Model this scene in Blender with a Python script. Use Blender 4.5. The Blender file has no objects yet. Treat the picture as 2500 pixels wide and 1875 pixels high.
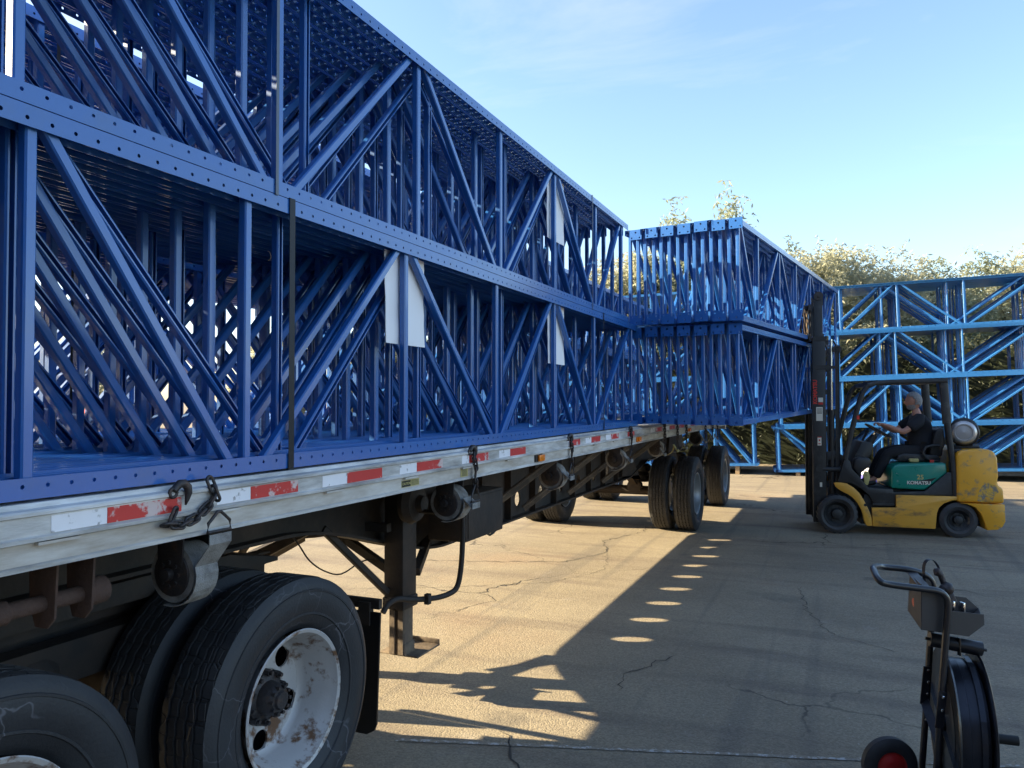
import bpy, bmesh, math, random
import numpy as np
from mathutils import Vector, Matrix, Euler
R = random.Random(7)
PI = math.pi
sc = bpy.context.scene
COL = sc.collection

# ---------------------------------------------------------------- camera, sky, sun, exposure
cam = bpy.data.cameras.new("camera"); cam.lens = 27.04; cam.sensor_width = 36; cam.sensor_fit = 'HORIZONTAL'
cam.clip_end = 3000; cam.clip_start = 0.05
co = bpy.data.objects.new("camera", cam); COL.objects.link(co)
co.location = (0, 0, 1.81)
co.rotation_euler = (math.radians(90 + 1.235), 0, math.radians(23.28))
sc.camera = co
SUN_EL, SUN_AZ = 22.5, 15.0           # light travels towards (+cos15, +sin15)
w = bpy.data.worlds.new("World"); sc.world = w; w.use_nodes = True
nt = w.node_tree; nt.nodes.clear()
sky = nt.nodes.new('ShaderNodeTexSky'); sky.sky_type = 'NISHITA'; sky.sun_disc = False
sky.sun_elevation = math.radians(SUN_EL); sky.sun_rotation = math.radians(255)
sky.air_density = 1.0; sky.dust_density = 1.2; sky.ozone_density = 2.2; sky.altitude = 0
bg = nt.nodes.new('ShaderNodeBackground'); bg.inputs['Strength'].default_value = 0.070
wo = nt.nodes.new('ShaderNodeOutputWorld')
# thin cirrus, real sky colour variation in every direction
tcw = nt.nodes.new('ShaderNodeTexCoord'); mpw = nt.nodes.new('ShaderNodeMapping'); mpw.inputs['Scale'].default_value = (1.3, 2.2, 5.5); mpw.inputs['Rotation'].default_value = (.3, .1, .5)
nw = nt.nodes.new('ShaderNodeTexNoise'); nw.inputs['Scale'].default_value = 1.7; nw.inputs['Detail'].default_value = 9; nw.inputs['Roughness'].default_value = .62; nw.inputs['Distortion'].default_value = .5
rw = nt.nodes.new('ShaderNodeMapRange'); rw.inputs[1].default_value = .52; rw.inputs[2].default_value = .80; rw.inputs[4].default_value = .30
mw = nt.nodes.new('ShaderNodeMix'); mw.data_type = 'RGBA'; mw.inputs[7].default_value = (3.0, 3.1, 3.2, 1)
nt.links.new(tcw.outputs['Generated'], mpw.inputs[0]); nt.links.new(mpw.outputs[0], nw.inputs[0]); nt.links.new(nw.outputs[0], rw.inputs[0])
nt.links.new(rw.outputs[0], mw.inputs[0]); nt.links.new(sky.outputs[0], mw.inputs[6]); nt.links.new(mw.outputs[2], bg.inputs[0])
nt.links.new(bg.outputs[0], wo.inputs[0])
sl = bpy.data.lights.new("sun", 'SUN'); sl.energy = 4.1; sl.angle = math.radians(0.53); sl.color = (1.0, 0.82, 0.53)
so = bpy.data.objects.new("sun", sl); COL.objects.link(so)
ce = math.cos(math.radians(SUN_EL))
dvec = Vector((math.cos(math.radians(SUN_AZ)) * ce, math.sin(math.radians(SUN_AZ)) * ce, -math.sin(math.radians(SUN_EL))))
so.rotation_euler = (-dvec).to_track_quat('Z', 'Y').to_euler(); so.location = (-20, -5, 20)
vs = sc.view_settings; vs.view_transform = 'Standard'; vs.look = 'None'; vs.gamma = 1; vs.use_curve_mapping = False
vs.exposure = 2.5
sc.cycles.use_denoising = True
sc.cycles.max_bounces = 8; sc.cycles.diffuse_bounces = 4; sc.cycles.glossy_bounces = 3
sc.cycles.sample_clamp_indirect = 8

# ---------------------------------------------------------------- materials
def sock(nd, *names):
    for n in names:
        if n in nd.inputs: return nd.inputs[n]
def mat(name, col, rough=0.5, metal=0.0, var=0.0, vscale=6.0, bump=0.0, bscale=40.0, dirt=None, dirt_amt=0.0, dscale=5.0,
        dsharp=0.12, coat=0.0, spec=0.5, trans=0.0, stretch=None, dirt_rough=0.8, emit=0.0):
    m = bpy.data.materials.new(name); m.use_nodes = True
    t = m.node_tree; N = t.nodes; Lk = t.links
    b = N['Principled BSDF']
    b.inputs['Base Color'].default_value = (*col, 1); b.inputs['Roughness'].default_value = rough; b.inputs['Metallic'].default_value = metal
    s = sock(b, 'Specular IOR Level');  s.default_value = spec
    if coat: b.inputs['Coat Weight'].default_value = coat; b.inputs['Coat Roughness'].default_value = 0.12
    tc = N.new('ShaderNodeTexCoord'); mp = N.new('ShaderNodeMapping'); Lk.new(tc.outputs['Object'], mp.inputs[0])
    if stretch: mp.inputs['Scale'].default_value = stretch
    last = None
    if var:
        n = N.new('ShaderNodeTexNoise'); n.inputs['Scale'].default_value = vscale; n.inputs['Detail'].default_value = 6
        Lk.new(mp.outputs[0], n.inputs[0])
        mx = N.new('ShaderNodeMix'); mx.data_type = 'RGBA'
        mx.inputs[6].default_value = (*[c * (1 - var) for c in col], 1); mx.inputs[7].default_value = (*[min(1, c * (1 + var)) for c in col], 1)
        Lk.new(n.outputs[0], mx.inputs[0]); last = mx.outputs[2]
        rr = N.new('ShaderNodeMapRange'); rr.inputs[3].default_value = max(0.03, rough - .1); rr.inputs[4].default_value = min(1, rough + .15)
        Lk.new(n.outputs[0], rr.inputs[0]); Lk.new(rr.outputs[0], b.inputs['Roughness'])
    if dirt:
        n2 = N.new('ShaderNodeTexNoise'); n2.inputs['Scale'].default_value = dscale; n2.inputs['Detail'].default_value = 9
        n2.inputs['Roughness'].default_value = .65; Lk.new(mp.outputs[0], n2.inputs[0])
        r2 = N.new('ShaderNodeMapRange'); th = 1 - dirt_amt
        r2.inputs[1].default_value = .25 + .5 * th - dsharp; r2.inputs[2].default_value = .25 + .5 * th + dsharp
        Lk.new(n2.outputs[0], r2.inputs[0])
        mx2 = N.new('ShaderNodeMix'); mx2.data_type = 'RGBA'; mx2.inputs[6].default_value = (*col, 1); mx2.inputs[7].default_value = (*dirt, 1)
        if last: Lk.new(last, mx2.inputs[6])
        Lk.new(r2.outputs[0], mx2.inputs[0]); last = mx2.outputs[2]
    if last: Lk.new(last, b.inputs['Base Color'])
    if bump:
        n3 = N.new('ShaderNodeTexNoise'); n3.inputs['Scale'].default_value = bscale; n3.inputs['Detail'].default_value = 4
        Lk.new(mp.outputs[0], n3.inputs[0]); bp = N.new('ShaderNodeBump'); bp.inputs['Strength'].default_value = bump
        bp.inputs['Distance'].default_value = .01
        Lk.new(n3.outputs[0], bp.inputs['Height']); Lk.new(bp.outputs[0], b.inputs['Normal'])
    if trans:
        tr = N.new('ShaderNodeBsdfTranslucent'); tr.inputs[0].default_value = (*[min(1, c * 1.3) for c in col], 1)
        ms = N.new('ShaderNodeMixShader'); ms.inputs[0].default_value = trans
        Lk.new(b.outputs[0], ms.inputs[1]); Lk.new(tr.outputs[0], ms.inputs[2])
        Lk.new(ms.outputs[0], N['Material Output'].inputs[0])
    return m

M = {}
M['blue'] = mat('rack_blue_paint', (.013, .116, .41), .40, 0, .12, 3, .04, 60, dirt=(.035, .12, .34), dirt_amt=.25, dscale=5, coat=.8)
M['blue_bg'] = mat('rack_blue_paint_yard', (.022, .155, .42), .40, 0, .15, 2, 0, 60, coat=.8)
M['band'] = mat('steel_band', (.018, .018, .022), .45, .5)
M['band_g'] = mat('steel_band_grey', (.12, .13, .15), .45, .5)
M['alu'] = mat('weathered_aluminium', (.74, .72, .69), .45, .03, .22, 9, .15, 90, dirt=(.17, .15, .13), dirt_amt=.42, dscale=7, stretch=(1, .35, 2.2), dsharp=.2)
M['alu_low'] = mat('painted_rail', (.74, .71, .66), .6, 0, .12, 5, .1, 70, dirt=(.30, .23, .16), dirt_amt=.45, dscale=5, stretch=(1, .5, 3), dsharp=.22)
M['deck'] = mat('deck_planks', (.32, .31, .29), .7, .2, .2, 6, .1, 50, dirt=(.1, .08, .06), dirt_amt=.4, dscale=3, stretch=(3, .3, 1))
M['tape_r'] = mat('tape_red', (.60, .035, .03), .4, 0, .1, 20, 0, 1, dirt=(.66, .52, .49), dirt_amt=.34, dscale=13, dsharp=.03)
M['tape_w'] = mat('tape_white', (.88, .86, .88), .4, 0, .05, 20, 0, 1, dirt=(.36, .34, .33), dirt_amt=.3, dscale=17, dsharp=.03)
M['black_frame'] = mat('chassis_black', (.014, .012, .011), .7, 0, .4, 4, .3, 30, dirt=(.055, .035, .024), dirt_amt=.40, dscale=3.5, dsharp=.2)
M['brace_tan'] = mat('dusty_brace', (.10, .075, .055), .75, 0, .3, 8, .2, 40, dirt=(.2, .15, .1), dirt_amt=.4, dscale=9)
M['rust'] = mat('rusty_iron', (.085, .048, .035), .85, 0, .4, 14, .5, 60, dirt=(.07, .04, .03), dirt_amt=.4, dscale=12)
M['iron'] = mat('dark_iron', (.055, .05, .052), .5, .55, .3, 20, .3, 80, dirt=(.12, .07, .045), dirt_amt=.22, dscale=20)
M['web'] = mat('webbing', (.30, .29, .275), .9, 0, .2, 25, .5, 220, dirt=(.14, .13, .12), dirt_amt=.4, dscale=14)
M['web_y'] = mat('webbing_yellow', (.45, .38, .16), .9, 0, .2, 25, .5, 220)
M['rubber'] = mat('rubber', (.017, .018, .021), .62, 0, .3, 9, .15, 120, dirt=(.055, .055, .06), dirt_amt=.3, dscale=5, dsharp=.25)
M['flap'] = mat('mudflap', (.008, .008, .009), .5)
M['rim_w'] = mat('rim_white_rusty', (.50, .475, .46), .38, .1, .16, 6, .08, 50, dirt=(.16, .08, .04), dirt_amt=.37, dscale=10, dsharp=.05)
M['rim_s'] = mat('rim_steel', (.35, .36, .37), .35, .6, .15, 6)
M['amber'] = mat('amber_lens', (.85, .22, .01), .25, 0, .1, 30)
M['sticker_y'] = mat('sticker_yellow', (.45, .38, .14), .5, 0, .2, 40)
M['blk'] = mat('black_print', (.01, .01, .01), .6)
M['white_pl'] = mat('white_placard', (.88, .88, .90), .5, 0, .03, 3)
M['yellow'] = mat('lift_yellow', (.62, .31, .035), .45, 0, .15, 4, .05, 60, dirt=(.13, .09, .055), dirt_amt=.34, dscale=5, dsharp=.07, coat=.2, stretch=(.6, 1, 1.5))
M['yellow_cw'] = mat('lift_yellow_worn', (.72, .34, .02), .42, 0, .15, 4, .05, 60, dirt=(.22, .17, .11), dirt_amt=.26, dscale=9, dsharp=.08, coat=.2)
M['lblack'] = mat('lift_black', (.018, .019, .021), .5, 0, .3, 8, .1, 60, dirt=(.06, .06, .06), dirt_amt=.2, dscale=6)
M['green'] = mat('lift_green', (.0, .20, .145), .3, 0, .1, 5, dirt=(.25, .32, .30), dirt_amt=.12, dscale=14, dsharp=.04, coat=.4)
M['red'] = mat('red_print', (.55, .03, .02), .5)
M['silver'] = mat('tank_aluminium', (.55, .53, .52), .33, .75, .12, 10, .05, 80)
M['chrome'] = mat('chrome', (.75, .75, .75), .12, 1)
M['vinyl'] = mat('seat_vinyl', (.02, .02, .022), .45)
M['cartblk'] = mat('cart_black', (.014, .015, .02), .34, 0, .3, 10, .05, 90, coat=.3)
M['cart_tray'] = mat('cart_tray', (.07, .068, .07), .5, .3, .2, 10)
M['strapcoil'] = mat('strap_coil', (.03, .033, .045), .3, .5, .2, 30)
M['hubred'] = mat('hub_red', (.45, .02, .02), .35)
M['skin'] = mat('skin', (.46, .23, .16), .55, 0, .15, 25)
M['hair'] = mat('grey_hair', (.27, .27, .275), .75, 0, .5, 50, .6, 130)
M['shirt'] = mat('black_shirt', (.012, .013, .018), .9, 0, .3, 8, .3, 25)
M['trousers'] = mat('black_trousers', (.012, .012, .015), .9, 0, .3, 8, .3, 25)
M['shoe'] = mat('shoe_dark', (.015, .014, .013), .6)
M['bark'] = mat('bark', (.10, .075, .055), .9, 0, .3, 6, .6, 18)
M['leaf1'] = mat('leaf_olive', (.23, .255, .175), .6, 0, .25, .6, trans=.6)
M['leaf2'] = mat('leaf_straw', (.325, .33, .24), .6, 0, .25, .6, trans=.6)
M['leaf3'] = mat('leaf_dark', (.035, .045, .024), .55, 0, .5, 1.2, trans=.3)
M['pal_b'] = mat('pallet_blue', (.05, .20, .60), .5)
M['pal_v'] = mat('pallet_violet', (.10, .10, .50), .5)
M['redpaint'] = mat('red_steel', (.42, .035, .02), .5, 0, .2, 4)
M['wood'] = mat('timber', (.30, .21, .12), .85, 0, .3, 6, .4, 30, stretch=(.3, 3, 3))
M['crack'] = mat('crack_tar', (.045, .040, .034), .95)
M['chalk'] = mat('worn_white_line', (.46, .45, .43), .9, 0, .2, 30, dirt=(.22, .19, .145), dirt_amt=.60, dscale=30, dsharp=.05)
M['gauge'] = mat('off_white', (.6, .58, .5), .5)
M['brown_wall'] = mat('brown_cladding', (.10, .075, .055), .8, 0, .15, 2)
M['cab_paint'] = mat('cab_paint_dark', (.035, .032, .034), .3, coat=.6)
M['scrape'] = mat('scraped_steel', (.20, .18, .15), .6, .2, .4, 30, .6, 60, dirt=(.62, .36, .05), dirt_amt=.5, dscale=22, dsharp=.05)
M['concrete'] = mat('render_wall', (.45, .38, .28), .9, 0, .1, 2)

def asphalt():
    m = bpy.data.materials.new('worn_asphalt'); m.use_nodes = True
    t = m.node_tree; N = t.nodes; L = t.links; b = N['Principled BSDF']
    tc = N.new('ShaderNodeTexCoord'); P = tc.outputs['Object']
    def noise(s, d=8, r=.55, src=P):
        n = N.new('ShaderNodeTexNoise'); n.inputs['Scale'].default_value = s; n.inputs['Detail'].default_value = d; n.inputs['Roughness'].default_value = r
        L.new(src, n.inputs[0]); return n
    def ramp(src, stops):
        r = N.new('ShaderNodeValToRGB'); e = r.color_ramp.elements
        e[0].position, e[0].color = stops[0][0], (*stops[0][1], 1); e[1].position, e[1].color = stops[-1][0], (*stops[-1][1], 1)
        for p, c in stops[1:-1]:
            k = e.new(p); k.color = (*c, 1)
        L.new(src, r.inputs[0]); return r.outputs[0]
    def mix(a, bb, f, mode='MIX'):
        x = N.new('ShaderNodeMix'); x.data_type = 'RGBA'; x.blend_type = mode
        for s, v in ((6, a), (7, bb)):
            if isinstance(v, tuple): x.inputs[s].default_value = (*v, 1)
            else: L.new(v, x.inputs[s])
        if isinstance(f, float): x.inputs[0].default_value = f
        else: L.new(f, x.inputs[0])
        return x.outputs[2]
    def mr(src, a, bb, c=0., d=1.):
        x = N.new('ShaderNodeMapRange'); x.inputs[1].default_value = a; x.inputs[2].default_value = bb; x.inputs[3].default_value = c; x.inputs[4].default_value = d
        L.new(src, x.inputs[0]); return x.outputs[0]
    base = ramp(noise(.6, 10, .6).outputs[0], [(.3, (.180, .150, .108)), (.5, (.222, .188, .135)), (.72, (.27, .23, .165))])
    # tyre-worn streaks running across the yard
    mp = N.new('ShaderNodeMapping'); mp.inputs['Scale'].default_value = (.35, 2.4, 1); mp.inputs['Rotation'].default_value = (0, 0, math.radians(-22)); L.new(P, mp.inputs[0])
    st = mr(noise(1.1, 8, .6, mp.outputs[0]).outputs[0], .5, .72)
    base = mix(base, (.14, .112, .088), st)
    rustp = mr(noise(.45, 6).outputs[0], .56, .72, 0, .55)
    base = mix(base, (.24, .165, .11), rustp)
    oil = mr(noise(.9, 5, .5).outputs[0], .64, .70, 0, .55); base = mix(base, (.075, .068, .062), oil)
    mpt = N.new('ShaderNodeMapping'); mpt.inputs['Scale'].default_value = (3.2, .10, 1); mpt.inputs['Rotation'].default_value = (0, 0, math.radians(8)); L.new(P, mpt.inputs[0])
    trk = mr(noise(1.3, 4, .5, mpt.outputs[0]).outputs[0], .57, .66, 0, .38); base = mix(base, (.10, .09, .08), trk)
    dustp = mr(noise(2.3, 9, .7).outputs[0], .60, .78, 0, .5); base = mix(base, (.33, .30, .26), dustp)
    # aggregate: light and dark stones
    v = N.new('ShaderNodeTexVoronoi'); v.inputs['Scale'].default_value = 95; L.new(P, v.inputs[0])
    hs = N.new('ShaderNodeSeparateColor'); L.new(v.outputs['Color'], hs.inputs[0])
    stone = mr(hs.outputs[0], 0, 1, .82, 1.20)
    mul = N.new('ShaderNodeVectorMath'); mul.operation = 'SCALE'; L.new(base, mul.inputs[0]); L.new(stone, mul.inputs[3])
    base = mul.outputs[0]
    pale = mr(noise(38, 3).outputs[0], .69, .74, 0, .6)
    base = mix(base, (.42, .40, .37), pale)
    # crack network, warped cells
    wn = noise(1.2, 4); wv = N.new('ShaderNodeVectorMath'); wv.operation = 'SCALE'; wv.inputs[3].default_value = .9; L.new(wn.outputs[1], wv.inputs[0])
    ad = N.new('ShaderNodeVectorMath'); ad.operation = 'ADD'; L.new(P, ad.inputs[0]); L.new(wv.outputs[0], ad.inputs[1])
    wn2 = noise(9, 3); wv2 = N.new('ShaderNodeVectorMath'); wv2.operation = 'SCALE'; wv2.inputs[3].default_value = .10; L.new(wn2.outputs[1], wv2.inputs[0])
    ad2 = N.new('ShaderNodeVectorMath'); ad2.operation = 'ADD'; L.new(ad.outputs[0], ad2.inputs[0]); L.new(wv2.outputs[0], ad2.inputs[1])
    vc = N.new('ShaderNodeTexVoronoi'); vc.feature = 'DISTANCE_TO_EDGE'; vc.inputs['Scale'].default_value = .55; L.new(ad2.outputs[0], vc.inputs[0])
    gate = mr(noise(.35, 3).outputs[0], .52, .60)
    cr = mr(vc.outputs[0], .0025, .008, 1, 0)
    mm = N.new('ShaderNodeMath'); mm.operation = 'MULTIPLY'; L.new(cr, mm.inputs[0]); L.new(gate, mm.inputs[1])
    base = mix(base, (.03, .026, .022), mm.outputs[0])
    L.new(base, b.inputs['Base Color']); b.inputs['Roughness'].default_value = .85; sock(b, 'Specular IOR Level').default_value = .35
    bp = N.new('ShaderNodeBump'); bp.inputs['Strength'].default_value = .4; bp.inputs['Distance'].default_value = .006
    h = N.new('ShaderNodeMath'); h.operation = 'SUBTRACT'; L.new(v.outputs['Distance'], h.inputs[1]); L.new(noise(60, 3).outputs[0], h.inputs[0])
    h2 = N.new('ShaderNodeMath'); h2.operation = 'SUBTRACT'; L.new(h.outputs[0], h2.inputs[0]); L.new(mm.outputs[0], h2.inputs[1])
    L.new(h2.outputs[0], bp.inputs['Height']); L.new(bp.outputs[0], b.inputs['Normal'])
    return m
M['asphalt'] = asphalt()

def tyre_mat():
    m = mat('tyre_tread', (.013, .013, .015), .62, 0, .3, 9, .0, 120, dirt=(.05, .048, .05), dirt_amt=.35, dscale=4, dsharp=.25)
    t = m.node_tree; N = t.nodes; L = t.links; b = N['Principled BSDF']
    tc = N.new('ShaderNodeTexCoord'); wn = N.new('ShaderNodeTexNoise'); wn.inputs['Scale'].default_value = 30; L.new(tc.outputs['Object'], wn.inputs[0])
    v = N.new('ShaderNodeTexVoronoi'); v.feature = 'DISTANCE_TO_EDGE'; v.inputs['Scale'].default_value = 17; v.inputs['Randomness'].default_value = .45
    L.new(tc.outputs['Object'], v.inputs[0])
    mr = N.new('ShaderNodeMapRange'); mr.inputs[1].default_value = 0; mr.inputs[2].default_value = .05; L.new(v.outputs[0], mr.inputs[0])
    bp = N.new('ShaderNodeBump'); bp.inputs['Strength'].default_value = .8; bp.inputs['Distance'].default_value = .006
    L.new(mr.outputs[0], bp.inputs['Height']); L.new(bp.outputs[0], b.inputs['Normal'])
    return m
M['tread'] = tyre_mat()
def scuffed():
    m = mat('tyre_sidewall', (.013, .014, .017), .55, 0, .3, 5, .15, 90, dirt=(.034, .035, .040), dirt_amt=.4, dscale=3, dsharp=.3)
    t = m.node_tree; N = t.nodes; L = t.links; b = N['Principled BSDF']
    tc = N.new('ShaderNodeTexCoord'); n = N.new('ShaderNodeTexNoise'); n.inputs['Scale'].default_value = 3; n.inputs['Detail'].default_value = 4; L.new(tc.outputs['Object'], n.inputs[0])
    sc_ = N.new('ShaderNodeVectorMath'); sc_.operation = 'SCALE'; sc_.inputs[3].default_value = .4; L.new(n.outputs[1], sc_.inputs[0])
    ad = N.new('ShaderNodeVectorMath'); ad.operation = 'ADD'; L.new(tc.outputs['Object'], ad.inputs[0]); L.new(sc_.outputs[0], ad.inputs[1])
    v = N.new('ShaderNodeTexVoronoi'); v.feature = 'DISTANCE_TO_EDGE'; v.inputs['Scale'].default_value = 5.5; L.new(ad.outputs[0], v.inputs[0])
    mr = N.new('ShaderNodeMapRange'); mr.inputs[1].default_value = .004; mr.inputs[2].default_value = .018; mr.inputs[3].default_value = 1; mr.inputs[4].default_value = 0; L.new(v.outputs[0], mr.inputs[0])
    g = N.new('ShaderNodeTexNoise'); g.inputs['Scale'].default_value = 2.2; L.new(tc.outputs['Object'], g.inputs[0])
    gr = N.new('ShaderNodeMapRange'); gr.inputs[1].default_value = .5; gr.inputs[2].default_value = .62; gr.inputs[4].default_value = .6; L.new(g.outputs[0], gr.inputs[0])
    mm = N.new('ShaderNodeMath'); mm.operation = 'MULTIPLY'; L.new(mr.outputs[0], mm.inputs[0]); L.new(gr.outputs[0], mm.inputs[1])
    src = b.inputs['Base Color'].links[0].from_socket
    mx = N.new('ShaderNodeMix'); mx.data_type = 'RGBA'; L.new(src, mx.inputs[6]); mx.inputs[7].default_value = (.16, .16, .18, 1)
    L.new(mm.outputs[0], mx.inputs[0]); L.new(mx.outputs[2], b.inputs['Base Color'])
    return m
M['sidewall'] = scuffed()

# ---------------------------------------------------------------- mesh builder
class MB:
    def __init__(s): s.v = []; s.f = []; s.mi = []; s.T = Matrix.Identity(4); s.cm = 0
    def pts(s, ps):
        i = len(s.v); T = s.T
        s.v += [tuple(T @ Vector(p)) for p in ps]; return i
    def face(s, idx): s.f.append(tuple(idx)); s.mi.append(s.cm)
    def box(s, c, d, rot=None):
        hx, hy, hz = d[0] / 2, d[1] / 2, d[2] / 2; c = Vector(c)
        ps = [Vector((x, y, z)) for x in (-hx, hx) for y in (-hy, hy) for z in (-hz, hz)]
        if rot is not None: ps = [rot @ p for p in ps]
        i = s.pts([c + p for p in ps])
        for q in ((0, 1, 3, 2), (4, 6, 7, 5), (0, 4, 5, 1), (2, 3, 7, 6), (0, 2, 6, 4), (1, 5, 7, 3)): s.face([i + k for k in q])
        return s
    def b2(s, a, b): return s.box([(a[k] + b[k]) / 2 for k in range(3)], [abs(a[k] - b[k]) for k in range(3)])
    def bar(s, p0, p1, w, h, up=(0, 0, 1), ch=0.0):
        p0, p1 = Vector(p0), Vector(p1); d = (p1 - p0).normalized(); up = Vector(up)
        if abs(d.dot(up)) > .99: up = Vector((0, 1, 0))
        u = d.cross(up).normalized(); v = u.cross(d)
        a, b = w / 2, h / 2
        if ch: pr = [(-a + ch, -b), (a - ch, -b), (a, -b + ch), (a, b - ch), (a - ch, b), (-a + ch, b), (-a, b - ch), (-a, -b + ch)]
        else: pr = [(-a, -b), (a, -b), (a, b), (-a, b)]
        n = len(pr); i = s.pts([p0 + u * x + v * y for x, y in pr] + [p1 + u * x + v * y for x, y in pr])
        for k in range(n): s.face((i + k, i + (k + 1) % n, i + n + (k + 1) % n, i + n + k))
        s.face([i + k for k in range(n)][::-1]); s.face([i + n + k for k in range(n)])
        return s
    def tube(s, path, r, n=8, closed=False, flat=None):
        P = [Vector(p) for p in path]; m = len(P); rs = r if isinstance(r, (list, tuple)) else [r] * m
        ring = []; up = None
        for k in range(m):
            a = P[(k - 1) % m] if (closed or k > 0) else P[0]; b = P[(k + 1) % m] if (closed or k < m - 1) else P[-1]
            d = (b - a).normalized()
            if up is None: up = Vector((0, 0, 1)) if abs(d.z) < .9 else Vector((0, 1, 0))
            u = d.cross(up).normalized(); v = u.cross(d).normalized(); up = v
            fx, fy = flat if flat else (1, 1)
            ring.append(s.pts([P[k] + (u * math.cos(2 * PI * j / n) * fx + v * math.sin(2 * PI * j / n) * fy) * rs[k] for j in range(n)]))
        for k in range(m if closed else m - 1):
            i, j = ring[k], ring[(k + 1) % m]
            for q in range(n): s.face((i + q, i + (q + 1) % n, j + (q + 1) % n, j + q))
        if not closed:
            s.face([ring[0] + q for q in range(n)][::-1]); s.face([ring[-1] + q for q in range(n)])
        return s
    def strip(s, path, wv, t):      # flat ribbon: path, width vector, thickness
        P = [Vector(p) for p in path]; wv = Vector(wv); ring = []; m = len(P)
        for k in range(m):
            d = (P[min(k + 1, m - 1)] - P[max(k - 1, 0)]).normalized(); nn = d.cross(wv).normalized() * t / 2
            ring.append(s.pts([P[k] - wv / 2 - nn, P[k] + wv / 2 - nn, P[k] + wv / 2 + nn, P[k] - wv / 2 + nn]))
        for k in range(m - 1):
            i, j = ring[k], ring[k + 1]
            for q in range(4): s.face((i + q, i + (q + 1) % 4, j + (q + 1) % 4, j + q))
        s.face([ring[0] + q for q in (3, 2, 1, 0)]); s.face([ring[-1] + q for q in range(4)])
        return s
    def cyl(s, p0, p1, r0, r1=None, n=20):
        r1 = r0 if r1 is None else r1
        return s.tube([p0, p1], [r0, r1], n)
    def lathe(s, prof, c=(0, 0, 0), axis='x', n=40, closed=False):   # prof: (axial, radius)
        c = Vector(c); ring = []
        for a, r in prof:
            ps = []
            for j in range(n):
                q = 2 * PI * j / n; x, y = r * math.cos(q), r * math.sin(q)
                ps.append(c + (Vector((a, x, y)) if axis == 'x' else Vector((x, a, y)) if axis == 'y' else Vector((x, y, a))))
            ring.append(s.pts(ps))
        m = len(prof)
        for k in range(m if closed else m - 1):
            i, j = ring[k], ring[(k + 1) % m]
            for q in range(n): s.face((i + q, i + (q + 1) % n, j + (q + 1) % n, j + q))
        return s
    def prism(s, poly, a0, a1, axis='y'):    # poly in the two other axes
        def P(u, v, a): return (u, a, v) if axis == 'y' else (a, u, v) if axis == 'x' else (u, v, a)
        n = len(poly); i = s.pts([P(u, v, a0) for u, v in poly] + [P(u, v, a1) for u, v in poly])
        for k in range(n): s.face((i + k, i + (k + 1) % n, i + n + (k + 1) % n, i + n + k))
        s.face([i + k for k in range(n)][::-1]); s.face([i + n + k for k in range(n)])
        return s
    def holecell(s, o, u, v, rect, hc, r, t):   # a rectangle of plate with one round hole, thickness t along u x v
        o, u, v = Vector(o), Vector(u), Vector(v); nn = u.cross(v).normalized() * t
        u0, v0, u1, v1 = rect; cu, cv = hc
        ob = [(u1, cv), (u1, v1), (u0 + (u1 - u0) * .75, v1), (cu, v1), (u0 + (u1 - u0) * .25, v1), (u0, v1), (u0, cv), (u0, v0),
              (u0 + (u1 - u0) * .25, v0), (cu, v0), (u0 + (u1 - u0) * .75, v0), (u1, v0)]
        ib = [(cu + r * math.cos(2 * PI * k / 12), cv + r * math.sin(2 * PI * k / 12)) for k in range(12)]
        F = lambda q, e: o + u * q[0] + v * q[1] + nn * e
        i = s.pts([F(q, 0) for q in ob] + [F(q, 0) for q in ib] + [F(q, 1) for q in ob] + [F(q, 1) for q in ib])
        for k in range(12):
            l = (k + 1) % 12
            s.face((i + 12 + k, i + 12 + l, i + l, i + k)); s.face((i + 24 + k, i + 24 + l, i + 36 + l, i + 36 + k))
            s.face((i + 12 + l, i + 12 + k, i + 36 + k, i + 36 + l))
        return s
    def mesh(s, name, mats, smooth=None, bevel=0, bseg=2, weld=False):
        me = bpy.data.meshes.new(name); me.from_pydata(s.v, [], s.f)
        for m in (mats if isinstance(mats, (list, tuple)) else [mats]): me.materials.append(m)
        if len(me.materials) > 1: me.polygons.foreach_set('material_index', s.mi)
        bm = bmesh.new(); bm.from_mesh(me)
        if weld: bmesh.ops.remove_doubles(bm, verts=bm.verts, dist=1e-5)
        bmesh.ops.recalc_face_normals(bm, faces=bm.faces)
        if bevel:
            es = [e for e in bm.edges if len(e.link_faces) == 2 and e.calc_face_angle(0) > math.radians(28)]
            bmesh.ops.bevel(bm, geom=es, offset=bevel, segments=bseg, profile=.5, affect='EDGES', clamp_overlap=True)
        bm.to_mesh(me); bm.free()
        if smooth or bevel:
            me.polygons.foreach_set('use_smooth', [True] * len(me.polygons)); me.set_sharp_from_angle(angle=math.radians(smooth or 35))
        me.update(); return me
def link(name, me, parent=None, loc=None, rot=None):
    o = bpy.data.objects.new(name, me); COL.objects.link(o)
    if parent: o.parent = parent
    if loc is not None: o.location = loc
    if rot is not None: o.rotation_euler = rot
    return o
def part(name, mb, m, parent, smooth=None, bevel=0, **k):
    return link(name, mb.mesh(name, m, smooth, bevel, **k), parent)
def tag(o, label=None, cat=None, group=None, kind=None):
    if label: o['label'] = label
    if cat: o['category'] = cat
    if group: o['group'] = group
    if kind: o['kind'] = kind
    return o
def thing(name, label, cat, loc=(0, 0, 0), rz=0, group=None):
    o = bpy.data.objects.new(name, None); COL.objects.link(o); o.location = loc; o.rotation_euler = (0, 0, rz)
    o.empty_display_size = .2
    return tag(o, label, cat, group)
def struct(name, mb, m, **k):
    o = part(name, mb, m, None, **k); o['kind'] = 'structure'; return o
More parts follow.
